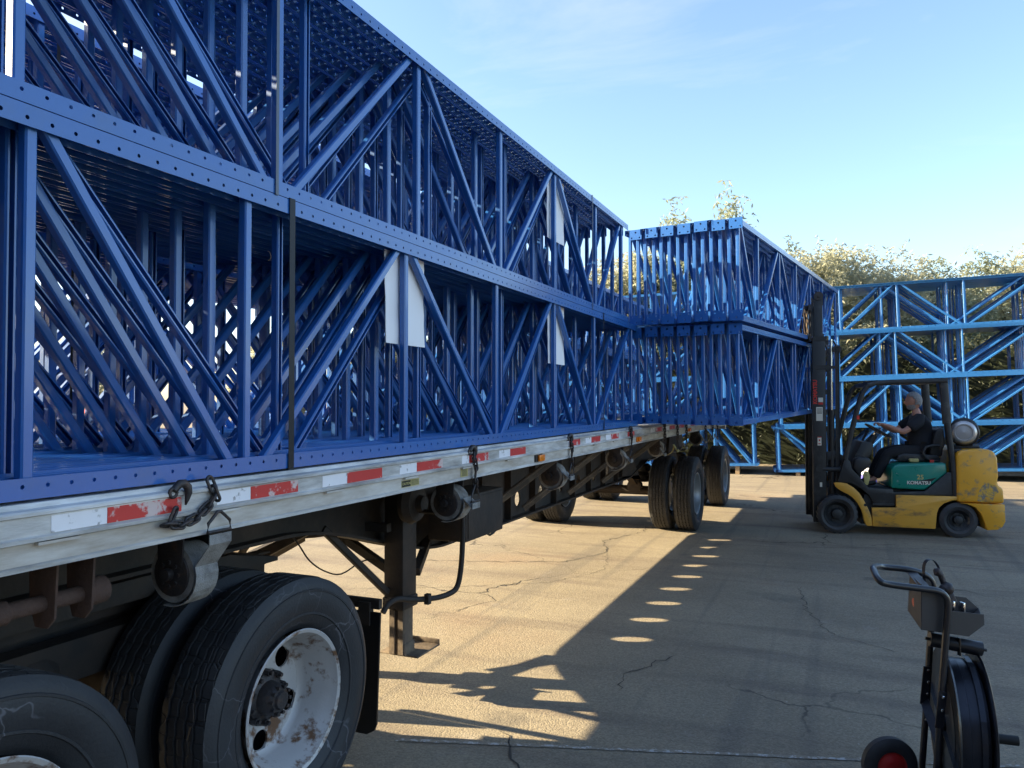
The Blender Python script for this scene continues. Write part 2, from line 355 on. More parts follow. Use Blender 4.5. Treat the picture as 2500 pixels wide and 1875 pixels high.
def dup(root, **kw):
    kids = {}
    for o in bpy.data.objects:
        if o.parent: kids.setdefault(o.parent.name, []).append(o)
    def rec(o, par):
        c = o.copy(); COL.objects.link(c)
        if par: c.parent = par
        for k in kids.get(o.name, []): rec(k, c)
        return c
    r = rec(root, None)
    for k in ('location', 'rotation_euler', 'scale'):
        if k in kw: setattr(r, k, kw[k])
    tag(r, kw.get('label'), None, kw.get('group')); return r
def textmesh(body, size, m, extr=.0008, bold=0):
    c = bpy.data.curves.new('lettering', 'FONT'); c.body = body; c.size = size; c.extrude = extr; c.offset = bold; c.align_x = 'CENTER'; c.align_y = 'CENTER'
    o = bpy.data.objects.new('lettering', c); COL.objects.link(o); bpy.context.view_layer.update()
    me = bpy.data.meshes.new_from_object(o.evaluated_get(bpy.context.evaluated_depsgraph_get()))
    bpy.data.objects.remove(o); me.materials.clear(); me.materials.append(m); return me
def smooth_path(P, k=4):
    out = []; P = [Vector(p) for p in P]
    for i in range(len(P) - 1):
        p0, p1, p2, p3 = P[max(i - 1, 0)], P[i], P[i + 1], P[min(i + 2, len(P) - 1)]
        for j in range(k):
            t = j / k; out.append(.5 * ((2 * p1) + (-p0 + p2) * t + (2 * p0 - 5 * p1 + 4 * p2 - p3) * t * t + (-p0 + 3 * p1 - 3 * p2 + p3) * t ** 3))
    return out + [P[-1]]
# ---------------------------------------------------------------- ground
g = MB(); g.pts([(-400, -400, 0), (400, -400, 0), (400, 400, 0), (-400, 400, 0)]); g.face((0, 1, 2, 3))
struct('ground', g, M['asphalt'])
def crack(pts, wdt=.012, seed=0):
    rr = random.Random(seed); P = []
    for (x0, y0), (x1, y1) in zip(pts[:-1], pts[1:]):
        n = max(2, int(math.hypot(x1 - x0, y1 - y0) / .06))
        for k in range(n): P.append((x0 + (x1 - x0) * k / n + rr.uniform(-.028, .028), y0 + (y1 - y0) * k / n + rr.uniform(-.022, .022)))
    P.append(pts[-1]); b = MB(); L = []
    for k, p in enumerate(P):
        q = P[min(k + 1, len(P) - 1)]; o = P[max(k - 1, 0)]; d = Vector((q[0] - o[0], q[1] - o[1])).normalized()
        ww = wdt * .6 * rr.uniform(.2, 1) * (1 if k not in (0, len(P) - 1) else .1)
        L.append(b.pts([(p[0] - d.y * ww / 2, p[1] + d.x * ww / 2, .004), (p[0] + d.y * ww / 2, p[1] - d.x * ww / 2, .004)]))
    for a, c in zip(L[:-1], L[1:]): b.face((a, a + 1, c + 1, c))
    return b
for k, (pts, wd) in enumerate([
    ([(-2.62, 11.0), (-2.55, 10.5), (-2.85, 9.6), (-2.6, 8.9), (-2.9, 8.2), (-3.6, 7.9), (-4.8, 7.5)], .03),
    ([(-2.6, 8.9), (-2.35, 8.0), (-2.7, 7.2), (-3.6, 6.6), (-4.6, 6.1)], .016),
    ([(-1.75, 3.95), (-1.55, 3.6), (-1.4, 3.35)], .03),
    ([(-1.1, 5.5), (-1.35, 5.0), (-1.3, 4.7)], .02),
    ([(-1.8, 9.9), (-.6, 10.1), (.4, 10.5), (1.8, 10.9), (3.5, 10.9)], .022),
    ([(-.4, 9.9), (.9, 9.7), (2.6, 10.0)], .018),
    ([(-.4, 8.0), (-.3, 7.1), (-.1, 6.5), (.35, 6.2)], .016),
    ([(-3.9, 5.9), (-3.6, 5.3), (-3.75, 4.9)], .014)]):
    struct('pavement_crack', crack(pts, wd, k), M['crack'])
cl = MB(); a, b_ = Vector((-2.2, 3.56)), Vector((1.2, 4.65)); n_ = 60; rr = random.Random(3); L_ = []
for k in range(n_ + 1):
    p = a.lerp(b_, k / n_); L_.append(cl.pts([(p.x, p.y - .016 + rr.uniform(-.004, .004), .004), (p.x, p.y + .016 + rr.uniform(-.004, .004), .004)]))
for k in range(n_): cl.face((L_[k], L_[k] + 1, L_[k + 1] + 1, L_[k + 1]))
struct('faded_paint_line', cl, M['chalk'])

# ---------------------------------------------------------------- rack upright frames
def column_mesh(L, t=.0028):
    b = MB(); n = int(L / .0701); p = .0701; y0 = -n * p / 2
    for k in range(n):
        ya, yb = y0 + k * p, y0 + (k + 1) * p; yc = (ya + yb) / 2
        b.holecell((.033, 0, 0), (0, 1, 0), (0, 0, 1), (ya, 0, yb, .052), (yc, .033), .0058, -t)
        b.holecell((-.033, 0, 0), (0, 1, 0), (0, 0, 1), (ya, 0, yb, .052), (yc, .033), .0058, t)
        b.holecell((0, 0, 0), (0, 1, 0), (1, 0, 0), (ya, 0, yb, .033), (yc, .019), .0085, -t)
        b.holecell((0, 0, 0), (0, 1, 0), (1, 0, 0), (ya, -.033, yb, 0), (yc, -.019), .0085, -t)
    for sx in (-1, 1):
        b.b2((sx * .033, -L / 2, .052), (sx * .029, L / 2, .0545))
        for e in (-1, 1): b.b2((sx * .033, e * L / 2, 0), (sx * .0302, e * n * p / 2, .052))
    for e in (-1, 1): b.b2((-.033, e * L / 2, 0), (.033, e * n * p / 2, .0028))
    return b.mesh('column', M['blue'])
def plate_mesh():
    b = MB(); w, h = .066, .105
    b.holecell((0, 0, 0), (1, 0, 0), (0, 0, 1), (-w, 0, w, .055), (0, .03), .010, .006)
    b.holecell((0, 0, 0), (1, 0, 0), (0, 0, 1), (-w, .055, 0, h), (-.042, .085), .0085, .006)
    b.holecell((0, 0, 0), (1, 0, 0), (0, 0, 1), (0, .055, w, h), (.042, .085), .0085, .006)
    return b.mesh('foot_plate', M['blue'])
PLATE = plate_mesh(); _cache = {}
def cbar(b, p0, p1, w, t=.003, fx=1):      # lipped C channel, open towards -x (fx=-1: +x)
    p0, p1 = Vector(p0), Vector(p1); d = (p1 - p0).normalized(); X = Vector((fx, 0, 0)); v = d.cross(X).normalized(); h = w / 2; c = .005; l = h * .42
    pr = [(-h, l), (-h, h - c), (-h + c, h), (h - c, h), (h, h - c), (h, -h + c), (h - c, -h), (-h + c, -h), (-h, -h + c), (-h, -l),
          (-h + t, -l), (-h + t, -h + t + .002), (h - t, -h + t + .002), (h - t, h - t - .002), (-h + t, h - t - .002), (-h + t, l)]
    n = len(pr); i = b.pts([p0 + X * x + v * y for x, y in pr] + [p1 + X * x + v * y for x, y in pr])
    for k in range(n): b.face((i + k, i + (k + 1) % n, i + n + (k + 1) % n, i + n + k))
    for o in (0, n):
        for q in ((0, 1, 14, 15), (1, 2, 3, 14), (3, 4, 13, 14), (4, 5, 12, 13), (5, 6, 7, 12), (7, 8, 11, 12), (8, 9, 10, 11)): b.face([i + o + j for j in q])
def brace_mesh(name, dy, z0, z1, m, wdt=.035, fx=1):
    k = (name, round(dy, 3), z0, z1, m.name, wdt, fx)
    if k not in _cache:
        b = MB(); cbar(b, (0, -dy / 2, z0), (0, dy / 2, z1), wdt, fx=fx)
        _cache[k] = b.mesh(name, m)
    return _cache[k]
def make_frame(L, posts, diags, plates, label, cat='rack frame', m=None, fx=1):
    m = m or M['blue']; t = thing('rack_upright_frame', label, cat)
    if ('col', L) not in _cache: _cache[('col', L)] = column_mesh(L)
    c = _cache[('col', L)]
    link('column', c, t, (0, 0, 0)); link('column', c, t, (0, 0, 1), (0, PI, 0))
    for y in posts: link('horizontal_brace', brace_mesh('horizontal_brace', 0, .006, .994, m, .035, fx), t, (0, y, 0))
    for y0, z0, y1, z1 in diags:
        link('diagonal_brace', brace_mesh('diagonal_brace', y1 - y0, .03 if z0 < z1 else .97, .97 if z0 < z1 else .03, m, .035, fx), t, (0, (y0 + y1) / 2, 0))
    for e in plates:
        y = e * L / 2 + (0 if e < 0 else 0)
        link('foot_plate', PLATE, t, (0, y - .003 if e < 0 else y + .009, -.002), None)
        link('foot_plate', PLATE, t, (0, y - .003 if e < 0 else y + .009, 1.002), (0, PI, 0))
    return t
def D(*ps): return [(a, 0 if s == 'b' else 1, c, 1 if s == 'b' else 0) for a, s, c in ps]
TYPES = {
    'low': (6.966, (-3.17, -3.06, -2.241, -1.133, -.041, 1.02, 2.029, 3.32),
            D((-3.02, 't', -2.31), (-2.15, 'b', -1.19), (-1.08, 't', -.10), (.02, 'b', .96), (1.08, 't', 1.96), (2.09, 'b', 3.24))),
    'up': (6.54, (-2.94, -1.916, -.859, .176, 1.183, 2.23, 3.10),
           D((-2.87, 't', -1.98), (-1.84, 'b', -.93), (-.80, 't', .11), (.24, 'b', 1.13), (1.24, 't', 2.16), (2.29, 'b', 3.04))),
    'rear': (6.7, (-3.28, -2.48, -1.38, -.33, .74, 1.80, 3.22),
             D((-3.22, 't', -2.56), (-2.41, 'b', -1.45), (-1.32, 't', -.40), (-.27, 'b', .68), (.80, 't', 1.73), (1.87, 'b', 3.14))),
}
def bundle(kind, origin, dirv, n, zs, label, outer_label, group, tilt=0, jig=.004, seed=1, plates_lab=None, deep_lab=None):
    """n frames side by side towards the left of dirv; origin = outer right end at the near side of the bundle, at its underside"""
    L, posts, diags = TYPES[kind]; rr = random.Random(seed); yaw = math.atan2(-dirv[0], dirv[1])
    B = Matrix.Translation(origin) @ Matrix.Rotation(yaw, 4, 'Z') @ Matrix.Rotation(tilt, 4, 'X')
    src = make_frame(L, posts, diags, (-1,), label); out = []; SH = .27
    pB = [y + SH if -L / 2 + .5 < y < L / 2 - .5 else y for y in posts]; dB_ = []
    for y0, z0, y1, z1 in diags:
        dB_.append(((y0 + (.07 if z0 > z1 else SH) if y0 > -L / 2 + .35 else y0), z0, min(y1 + (SH if z0 > z1 else .22), L / 2 - .06), z1))
    srcB = make_frame(L, pB, dB_, (1,), label, fx=-1)
    for k in range(n):
        o = src if k == 0 else srcB if k == 1 else dup(srcB if k % 2 else src)
        flip = 0
        loc = B @ Vector((-.035 - k * .0866, L / 2 + rr.uniform(-jig, jig), rr.uniform(0, .011) if k else 0))
        o.matrix_world = Matrix.Translation(loc) @ Matrix.Rotation(yaw, 4, 'Z') @ Matrix.Rotation(tilt, 4, 'X') @ Matrix.Rotation(PI if flip else 0, 4, 'Z') @ Matrix.Diagonal((1, 1, zs, 1))
        lb = outer_label if k == 0 else label
        OR = ('first', 'second', 'third', 'fourth', 'fifth', 'sixth', 'seventh')
        if plates_lab:
            lb = outer_label if k == 0 else (f'frame behind the {OR[k // 2]} foot plate from the right in the {plates_lab}' if k % 2 == 0 else
                 f'frame just left of the {OR[k // 2]} foot plate from the right in the {plates_lab}')
        elif deep_lab and 0 < k < 5: lb = f'{OR[k]} blue frame in from the outer face of the {deep_lab}'
        tag(o, lb, None, group)
        out.append(o)
    return out
T_ = 'cargo frames on the trailer'
bundle('low', (-1.97, .95, 1.549), (0, 1), 14, 1.044, 'blue upright frame packed inside the lower near bundle on the trailer, right half',
       'outermost blue upright frame of the lower near bundle, standing on the trailer rail', 'frames inside the lower near bundle', seed=1, deep_lab='lower near bundle on the trailer')
bundle('up', (-1.97, 1.0, 2.596), (0, 1), 14, .980, 'blue upright frame packed inside the upper near bundle on the trailer, right half',
       'outermost blue upright frame of the upper near bundle, outlined against the sky', 'frames inside the upper near bundle', seed=2, deep_lab='upper near bundle on the trailer')
bundle('low', (-3.31, .93, 1.549), (0, 1), 12, 1.044, 'blue upright frame inside the lower bundle on the far half of the trailer',
       'innermost-edge blue frame of the lower bundle on the far half of the trailer', 'frames of the lower far bundle', seed=3)
bundle('up', (-3.31, .98, 2.596), (0, 1), 12, .980, 'blue upright frame inside the upper bundle on the far half of the trailer',
       'innermost-edge blue frame of the upper bundle on the far half of the trailer', 'frames of the upper far bundle', seed=4)
bundle('rear', (-3.33, 8.1, 1.549), (0, 1), 14, 1.02, 'blue upright frame inside the lower rear bundle at the back of the trailer',
       'right-hand blue frame of the lower rear bundle at the back of the trailer', 'frames of the lower rear bundle', seed=5)
bundle('rear', (-3.33, 8.1, 2.572), (0, 1), 14, .97, 'blue upright frame inside the upper rear bundle at the back of the trailer',
       'right-hand blue frame of the upper rear bundle at the back of the trailer', 'frames of the upper rear bundle', seed=6)
dB = (math.sin(math.radians(7.24)), math.cos(math.radians(7.24))); TI = math.radians(.55)
bundle('rear', (-.925, 7.80, 1.565), dB, 14, 1.0, 'blue upright frame with foot plate in the lower bundle swung off the trailer',
       'right-hand outer frame of the lower bundle that overhangs the trailer side', 'frames of the lower swung-out bundle', tilt=math.radians(.9), seed=7, jig=.012, plates_lab='lower swung-out bundle')
bundle('rear', (-.905, 7.72, 2.592), dB, 14, .995, 'blue upright frame with foot plate in the upper bundle lifted by the forklift',
       'right-hand outer frame of the upper bundle lifted by the forklift', 'frames of the upper swung-out bundle', tilt=math.radians(1.05), seed=8, jig=.012, plates_lab='upper lifted bundle')

# steel bands round the bundles, white placards
def band(x0, x1, y, z0, z1, label, wd=.02, m='band'):
    b = MB(); t = .0012
    for a, c in (((x0, y, z0 - .003), (x0, y, z1 + .003)), ((x1, y, z0 - .003), (x1, y, z1 + .003))): b.box(((a[0] + c[0]) / 2, y, (z0 + z1) / 2), (t, wd, z1 - z0))
    b.box(((x0 + x1) / 2, y, z1 + .0006), (x1 - x0, wd, t)); b.box(((x0 + x1) / 2, y, z0 - .0006), (x1 - x0, wd, t))
    return tag(part('steel_band', b, M[m], None), label, 'steel band')
band(-3.19, -1.9665, 2.405, 1.546, 2.597, 'dark steel band round the lower near bundle, left of the white placard', .032)
band(-3.19, -1.9665, 2.315, 2.592, 3.58, 'grey steel band round the upper near bundle, beside the wide blue post', .016, 'band_g')
band(-3.19, -1.9665, 6.66, 1.546, 2.597, 'thin dark steel band round the lower near bundle close to its far end', .02)
band(-3.19, -1.9665, 6.33, 2.592, 3.58, 'thin grey steel band round the upper near bundle close to its far end', .014, 'band_g')
def placard(y0, y1, z0, z1, x, label):
    b = MB(); rr = random.Random(int(y0 * 100)); nu, nv = 7, 8; G = []
    for e in (0, .0025):
        rr = random.Random(int(y0 * 100 + z0 * 7))
        G.append(b.pts([(x + e + .009 * math.sin(2.2 * u / nu + z0) * (1 - v / nv) + rr.uniform(-.0025, .0025) + (.012 * (u / nu) * (1 - v / nv) ** 3), y0 + (y1 - y0) * u / nu, z0 + (z1 - z0) * v / nv) for v in range(nv + 1) for u in range(nu + 1)]))
    W1 = nu + 1
    for g_ in G:
        for v in range(nv):
            for u in range(nu): q = g_ + v * W1 + u; b.face((q, q + 1, q + W1 + 1, q + W1))
    ring = [u for u in range(nu + 1)] + [v * W1 + nu for v in range(1, nv + 1)] + [nv * W1 + u for u in range(nu - 1, -1, -1)] + [v * W1 for v in range(nv - 1, 0, -1)]
    for a_, c_ in zip(ring, ring[1:] + ring[:1]): b.face((G[0] + a_, G[0] + c_, G[1] + c_, G[1] + a_))
    for yy in (y0 + .06, y1 - .06): b.tube([(x + .002, yy, z1 - .02), (x + .004, yy, z1 + .02), (x, yy + .01, z1 + .035)], .002, 5)
    return tag(part('white_placard', b, M['white_pl'], None, smooth=60), label, 'placard', 'white placards hung behind the blue posts')
placard(3.165, 3.545, 2.09, 2.545, -2.035, 'large white placard behind the blue post of the lower near bundle, nearest the camera')
placard(5.39, 5.77, 2.09, 2.545, -2.035, 'white placard low in the near load, directly under another placard')
placard(5.39, 5.77, 3.04, 3.53, -2.035, 'white placard high in the near load, under its top column')
# plastic scrap
b = MB(); b.strip([(-2.25, 1.72, 3.52), (-2.24, 1.75, 3.45), (-2.25, 1.76, 3.36), (-2.24, 1.745, 3.27), (-2.25, 1.74, 3.2)], (.012, .03, 0), .001)
tag(part('plastic_scrap', b, M['gauge'], None), 'torn clear plastic scrap caught on a diagonal of the upper near bundle', 'plastic scrap')
for k in range(16):     # cut wire ends curling below the columns
    rr = random.Random(k + 50); y = rr.uniform(2.0, 5.0); x = rr.uniform(-3.0, -2.2); z = 3.50 if k % 2 else 2.53; r = rr.uniform(.018, .035)
    b = MB(); s_ = rr.choice((-1, 1))
    b.tube([(x, y + s_ * r * math.sin(q), z - r + r * math.cos(q)) for q in [i * .5 for i in range(7)]], .0016, 5)
    tag(part('wire_curl', b, M['gauge'], None), 'thin cut wire curling down from the columns of the near load', 'wire', 'cut wire curls under the load columns')

# ---------------------------------------------------------------- yard stacks of frames behind
def yard_mesh(L, posts, diags):
    b = MB(); h = .05
    for z in (0, 1):
        zz = z * (1 - h); b.b2((-.036, -L / 2, zz), (.036, L / 2, zz + h))
    for y in posts: cbar(b, (0, y, .04), (0, y, .96), .036)
    for y0, z0, y1, z1 in diags: cbar(b, (0, y0, .05 if z0 < z1 else .95), (0, y1, .95 if z0 < z1 else .05), .036)
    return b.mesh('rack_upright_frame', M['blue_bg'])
YL = 6.7; YP = (-3.25, -1.85, -.62, .75, 2.35, 3.27)
YD = D((-3.18, 't', -1.92), (-1.78, 'b', -.68), (-.55, 't', .68), (.82, 'b', 2.28), (2.42, 't', 3.2))
YM = yard_mesh(YL, YP, YD)
YM2 = yard_mesh(YL, [-3.25] + [y - .33 for y in YP[1:5]] + [3.27], [(max(-3.2, a - .33), b4, c - .33, d4) for a, b4, c, d4 in YD])
# outer faces get real parts
def yard_outer(label):
    t = thing('rack_upright_frame', label, 'rack frame'); c = 'ycol'
    if c not in _cache:
        b = MB(); p = .1396; n = int(YL / p)
        for k in range(n):
            ya = -n * p / 2 + k * p
            b.holecell((.035, 0, 0), (0, 1, 0), (0, 0, 1), (ya, 0, ya + p, .052), (ya + p / 2, .03), .009, -.003)
        b.b2((-.035, -YL / 2, 0), (.035, YL / 2, .004)); b.b2((-.035, -YL / 2, .004), (-.035, YL / 2, .052)); b.b2((.035, -YL / 2, .052), (.02, YL / 2, .055)); b.b2((-.035, -YL / 2, .052), (-.02, YL / 2, .055))
        for e in (-1, 1): b.b2((.035, e * YL / 2, 0), (.035, e * n * p / 2, .052)); b.box((0, e * (YL / 2 + .003), .045), (.13, .006, .10))
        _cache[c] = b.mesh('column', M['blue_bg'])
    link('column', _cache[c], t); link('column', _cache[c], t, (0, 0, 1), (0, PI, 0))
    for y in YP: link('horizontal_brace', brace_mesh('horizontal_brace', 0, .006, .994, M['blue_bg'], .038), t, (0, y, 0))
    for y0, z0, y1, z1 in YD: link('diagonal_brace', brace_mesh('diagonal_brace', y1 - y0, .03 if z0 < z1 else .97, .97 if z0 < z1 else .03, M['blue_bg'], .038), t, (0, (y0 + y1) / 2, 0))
    return t
alongx = Vector((3.82, .34, 0)).normalized(); back = Vector((-alongx.y, alongx.x, 0)); SL = math.radians(1.9)
def yard_stack(p0, name, zb, tiers=4, n=19, skip=()):
    """p0 = left end of the front face at ground; frames run along alongx, stacked back to front"""
    Lv = YL
    yaw = math.atan2(-alongx.x, alongx.y)
    ords = ('bottom', 'second', 'third', 'top')
    for ti in range(tiers):
        rr = random.Random(ti * 7 + len(name)); off = (0, .05, -.06, .04)[ti]
        for k in range(n):
            if k == 0:
                o = yard_outer(f'front blue frame of the {ords[ti]} tier in the {name} yard stack')
                if name == 'right-hand':
                    for yy, zz, w_ in ((-1.52, .015, .02), (-1.1, .96, .14))[:1 + (ti == 2)]:
                        bs = MB(); bs.b2((.0335, yy - w_ / 2, zz), (.0345, yy + w_ / 2, zz + .035)); part('label_sticker', bs, M['white_pl'], o)
            else:
                o = link('rack_upright_frame', YM2 if k % 2 else YM)
                tag(o, f'blue frame behind the front one in the {ords[ti]} tier of the {name} yard stack', 'rack frame', f'frames of the {ords[ti]} tier, {name} yard stack')
            # local +x of a frame = towards camera side
            s = off + YL / 2 + rr.uniform(-.045, .045); z = zb + ti * 1.098 + s * math.sin(SL)
            P = Vector(p0) + alongx * s + back * (k * .090 + .04 + (rr.uniform(0, .012) if k else 0))
            flip = 0
            rot = Matrix.Rotation(math.atan2(alongx.y, alongx.x) - PI / 2, 4, 'Z') @ Matrix.Rotation(SL, 4, 'X') @ Matrix.Rotation(flip, 4, 'Z')
            o.matrix_world = Matrix.Translation((P.x, P.y, z)) @ rot @ Matrix.Diagonal((1, 1, 1.098, 1))
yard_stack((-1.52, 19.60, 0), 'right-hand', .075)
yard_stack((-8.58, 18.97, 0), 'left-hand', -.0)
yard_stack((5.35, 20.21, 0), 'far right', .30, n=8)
# dunnage under the stacks
for k, (sx, nm) in enumerate([(-8.2, 'left end of the left-hand'), (-5.2, 'middle of the left-hand'), (-2.4, 'right end of the left-hand'), (-1.0, 'left end of the right-hand'), (1.9, 'middle of the right-hand'), (4.7, 'right end of the right-hand')]):
    s = sx + 1.52; x, y = -1.52 + s * alongx.x, 19.6 + s * alongx.y
    h = max(.05, (.075 if sx > -1.6 else 0.0) + ((s if sx > -1.6 else s + 7.08) * math.sin(SL)))
    b = MB(); b.bar((x, y + .05, h / 2), (x + back.x * 1.35, y + .05 + back.y * 1.35, h / 2), .1, h)
    tag(part('timber_bearer', b, M['wood'], None), f'timber bearer under the {nm} yard stack', 'timber')
# ---------------------------------------------------------------- trees and hedge
def leaves(center_fn, n, size, rr, droop=.6, twig=14):
    V = []; F = []
    for i in range(n // twig):
        c = center_fn(rr); d = Vector((rr.gauss(0, 1), rr.gauss(0, 1), rr.uniform(-.4, .9))).normalized(); p = Vector(c)
        ln = rr.uniform(.35, .8)
        for k in range(twig):
            d = (d + Vector((0, 0, -droop * .16))).normalized(); p = p + d * ln / twig
            a = Vector((rr.gauss(0, 1), rr.gauss(0, 1), rr.gauss(-.5, .8))).normalized(); s = size * rr.uniform(.6, 1.3)
            u = a * s; w_ = a.cross(Vector((rr.gauss(0, 1), rr.gauss(0, 1), rr.gauss(0, 1)))).normalized() * s * .15
            j = len(V); q = p + Vector((rr.uniform(-.05, .05),) * 3)
            V += [tuple(q), tuple(q + u * .5 + w_), tuple(q + u), tuple(q + u * .5 - w_)]; F.append((j, j + 1, j + 2, j + 3))
    return V, F
def lobe_fn(lobes):
    tot = sum(l[3] ** 2 for l in lobes)
    def f(rr):
        q = rr.uniform(0, tot)
        for l in lobes:
            q -= l[3] ** 2
            if q <= 0: break
        while True:
            v = Vector((rr.uniform(-1, 1), rr.uniform(-1, 1), rr.uniform(-1, 1)))
            if .35 < v.length < 1: break
        v = v * (1 if rr.random() < .75 else rr.uniform(.9, 1.15))
        return (l[0] + v.x * l[3], l[1] + v.y * l[3], l[2] + v.z * l[3] * l[4])
    return f
def tree_kind(seed, m, height, spread, spire=False):
    rr = random.Random(seed); lob = []; limbs = []
    nl = 15
    for i in range(nl):
        a = rr.uniform(0, 2 * PI); hh = rr.uniform(.22, .86); rad = spread * (1 - hh * .72) * rr.uniform(.35, 1)
        p = (math.cos(a) * rad, math.sin(a) * rad, hh * height); lob.append((*p, rr.uniform(.55, 1.1) * spread * .42, rr.uniform(.9, 1.4))); limbs.append(p)
    for i in range(6): lob.append((rr.uniform(-.5, .5) * spread, rr.uniform(-.5, .5) * spread, height * rr.uniform(.08, .3), spread * .42, 1.0))
    for i in range(5 if not spire else 9):
        lob.append((rr.uniform(-.35, .35) * spread * (.2 if spire else 1), rr.uniform(-.3, .3) * spread * (.2 if spire else 1), height * (.84 + i * (.018 if not spire else .028)), spread * (.14 if not spire else .12 * (1 - i * .08)), 1.9))
    V, F = leaves(lobe_fn(lob), 42000, .16, rr)
    me = bpy.data.meshes.new('crown'); me.from_pydata(V, [], F); me.materials.append(m)
    t = MB(); t.tube([(0, 0, 0), (.08, .03, height * .25), (-.05, .06, height * .55), (.02, 0, height * .85)], [.2, .15, .09, .03], 9)
    for p in limbs:
        z0 = p[2] * .55; t.tube([(0, 0, z0), (p[0] * .5, p[1] * .5, z0 + (p[2] - z0) * .6), p], [.07, .04, .012], 6)
    return me, t.mesh('trunk', M['bark'], 60)
TK = [tree_kind(11, M['leaf2'], 6.9, 2.3), tree_kind(12, M['leaf1'], 6.9, 2.2), tree_kind(13, M['leaf2'], 6.9, 2.6), tree_kind(14, M['leaf1'], 6.9, 1.9, True)]
def tree(x, y, h, k, rz, label, wide=1.0):
    r = thing('willow_tree', label, 'tree', (x, y, 0), rz, 'trees beyond the yard stacks'); s = h / 6.7; r.scale = (s * wide, s * wide, s)
    link('crown', TK[k][0], r); link('trunk', TK[k][1], r)
W_ = ['straw-coloured willow-like tree', 'olive green willow-like tree', 'broad pale willow-like tree', 'spire-topped olive tree']
for (x, y, h, k, rz, wide, lab) in [
    (-9.0, 26.4, 6.6, 1, .4, 1.1, 'seen past the near load'), (-7.2, 26.4, 7.0, 2, 1.3, 1, 'seen through the swung-out frames'),
    (-5.5, 27.2, 8.3, 3, 2.5, 1, 'with its tip just over the foot plates of the lifted bundle'), (-3.55, 28.6, 9.0, 3, .2, 1, 'with the highest spire over the lifted bundle'),
    (-2.4, 28.0, 7.5, 1, 3.3, .9, 'directly right of the tallest spire, behind the lifted bundle edge'), (-1.1, 27.6, 6.6, 0, 4.1, 1.05, 'filling the sky line above the forklift mast'),
    (.5, 28.6, 7.0, 2, 5.2, 1, 'over the right-hand stack, behind the forklift overhead guard'), (2.1, 30.0, 6.3, 0, .9, 1, 'low in the dip right of the forklift mast, over the stack top'),
    (3.6, 30.0, 6.9, 1, 1.9, 1.05, 'above the gas tank of the forklift, behind the right-hand stack'), (5.3, 32.2, 6.9, 2, 2.2, 1.1, 'second from the right edge, behind the yard stacks'),
    (7.4, 32.4, 7.4, 0, 3.6, 1.1, 'at the right edge behind the yard stacks'), (9.8, 33.6, 7.4, 1, 4.4, 1.2, 'beyond the right edge behind the far right stack'),
    (-12.5, 27.0, 5.6, 0, 5.9, 1.2, 'far left of the yard stacks, hidden by the near load')]:
    tree(x, y, h, k, rz, W_[k] + ' ' + lab, wide)
# low distant trees to the left of the trailer
for i, (x, y, h) in enumerate([(-46, 8, 5.0), (-50, 22, 6.0), (-44, 34, 6.2), (-38, 45, 6.5), (-30, 50, 6.8), (-20, 48, 6.5)]):
    tree(x, y, h, i % 3, i, ('pale', 'dull green', 'yellowish', 'olive', 'greyish', 'dry looking')[i] + ' distant tree across the yard, glimpsed through the load lattice', 1.6)
rr = random.Random(5)
def hb(rr): return (rr.uniform(-16, 14), rr.uniform(-.35, .35), 3.6 * rr.random() ** .8)
V, F = leaves(hb, 26000, .15, rr, .9, 10)
me = bpy.data.meshes.new('foliage'); me.from_pydata(V, [], F); me.materials.append(M['leaf3'])
h_ = thing('ivy_hedge', 'long dark ivy hedge behind the yard stacks', 'hedge', (0, 23.2, 0), math.radians(5))
link('foliage', me, h_)
hc = MB(); hc.b2((-16, .05, 0), (14, .25, 3.2))
part('panel_core', hc, M['leaf3'], h_)

# ---------------------------------------------------------------- yard clutter
def pallet(x, y, z, rz, m, label):
    t = thing('plastic_pallet', label, 'pallet', (x, y, z), rz)
    for k in range(5): link('deck_board', _c('deckb', lambda: MB().box((0, 0, .135), (1.1, .16, .022)).mesh('deck_board', m), m), t, (0, -.44 + k * .22, 0))
    for k in range(3):
        for j in range(3): link('block', _c('pblk', lambda: MB().box((0, 0, .075), (.14, .14, .098)).mesh('block', m), m), t, (-.45 + k * .45, -.44 + j * .44, 0))
    for k in range(3): link('bottom_board', _c('botb', lambda: MB().box((0, 0, .013), (.14, 1.04, .024)).mesh('bottom_board', m), m), t, (-.45 + k * .45, 0, 0))
def _c(k, fn, m=None):
    k = (k, m.name if m else '')
    if k not in _cache: _cache[k] = fn()
    return _cache[k]
pallet(.95, 18.6, 0, .15, M['pal_v'], 'violet plastic pallet on the ground, seen under the forklift driver legs')
pallet(.98, 18.62, .15, .2, M['white_pl'], 'white plastic pallet lying on top of the violet one')
pallet(4.35, 18.3, .05, .35, M['pal_b'], 'light blue plastic pallet at the right edge before the yard stack')
# red steel stillage and rendered wall glimpsed through the lattice, far left
for i, (x, y) in enumerate([(-13.5, 9.6), (-14.6, 12.4)]):
    t = thing('red_steel_stillage', ('red steel stillage left of the trailer, nearer of two', 'red steel stillage left of the trailer, farther of two')[i], 'stillage', (x, y, 0), .3 * i)
    for sx in (-.6, .6):
        for sy in (-.5, .5): link('post', _c('stp', lambda: MB().box((0, 0, .85), (.09, .09, 1.7)).mesh('post', M['redpaint'])), t, (sx, sy, 0))
    for z in (.15, .9, 1.6):
        for sy in (-.5, .5): link('rail', _c('str', lambda: MB().box((0, 0, 0), (1.2, .06, .1)).mesh('rail', M['redpaint'])), t, (0, sy, z))
b = MB(); b.b2((-34, 4, 0), (-33.7, 26, 2.6))
wl = thing('boundary_wall', 'low cream rendered wall across the yard behind the near load', 'wall', (0, 0, 0)); part('wall_panel', b, M['concrete'], wl)
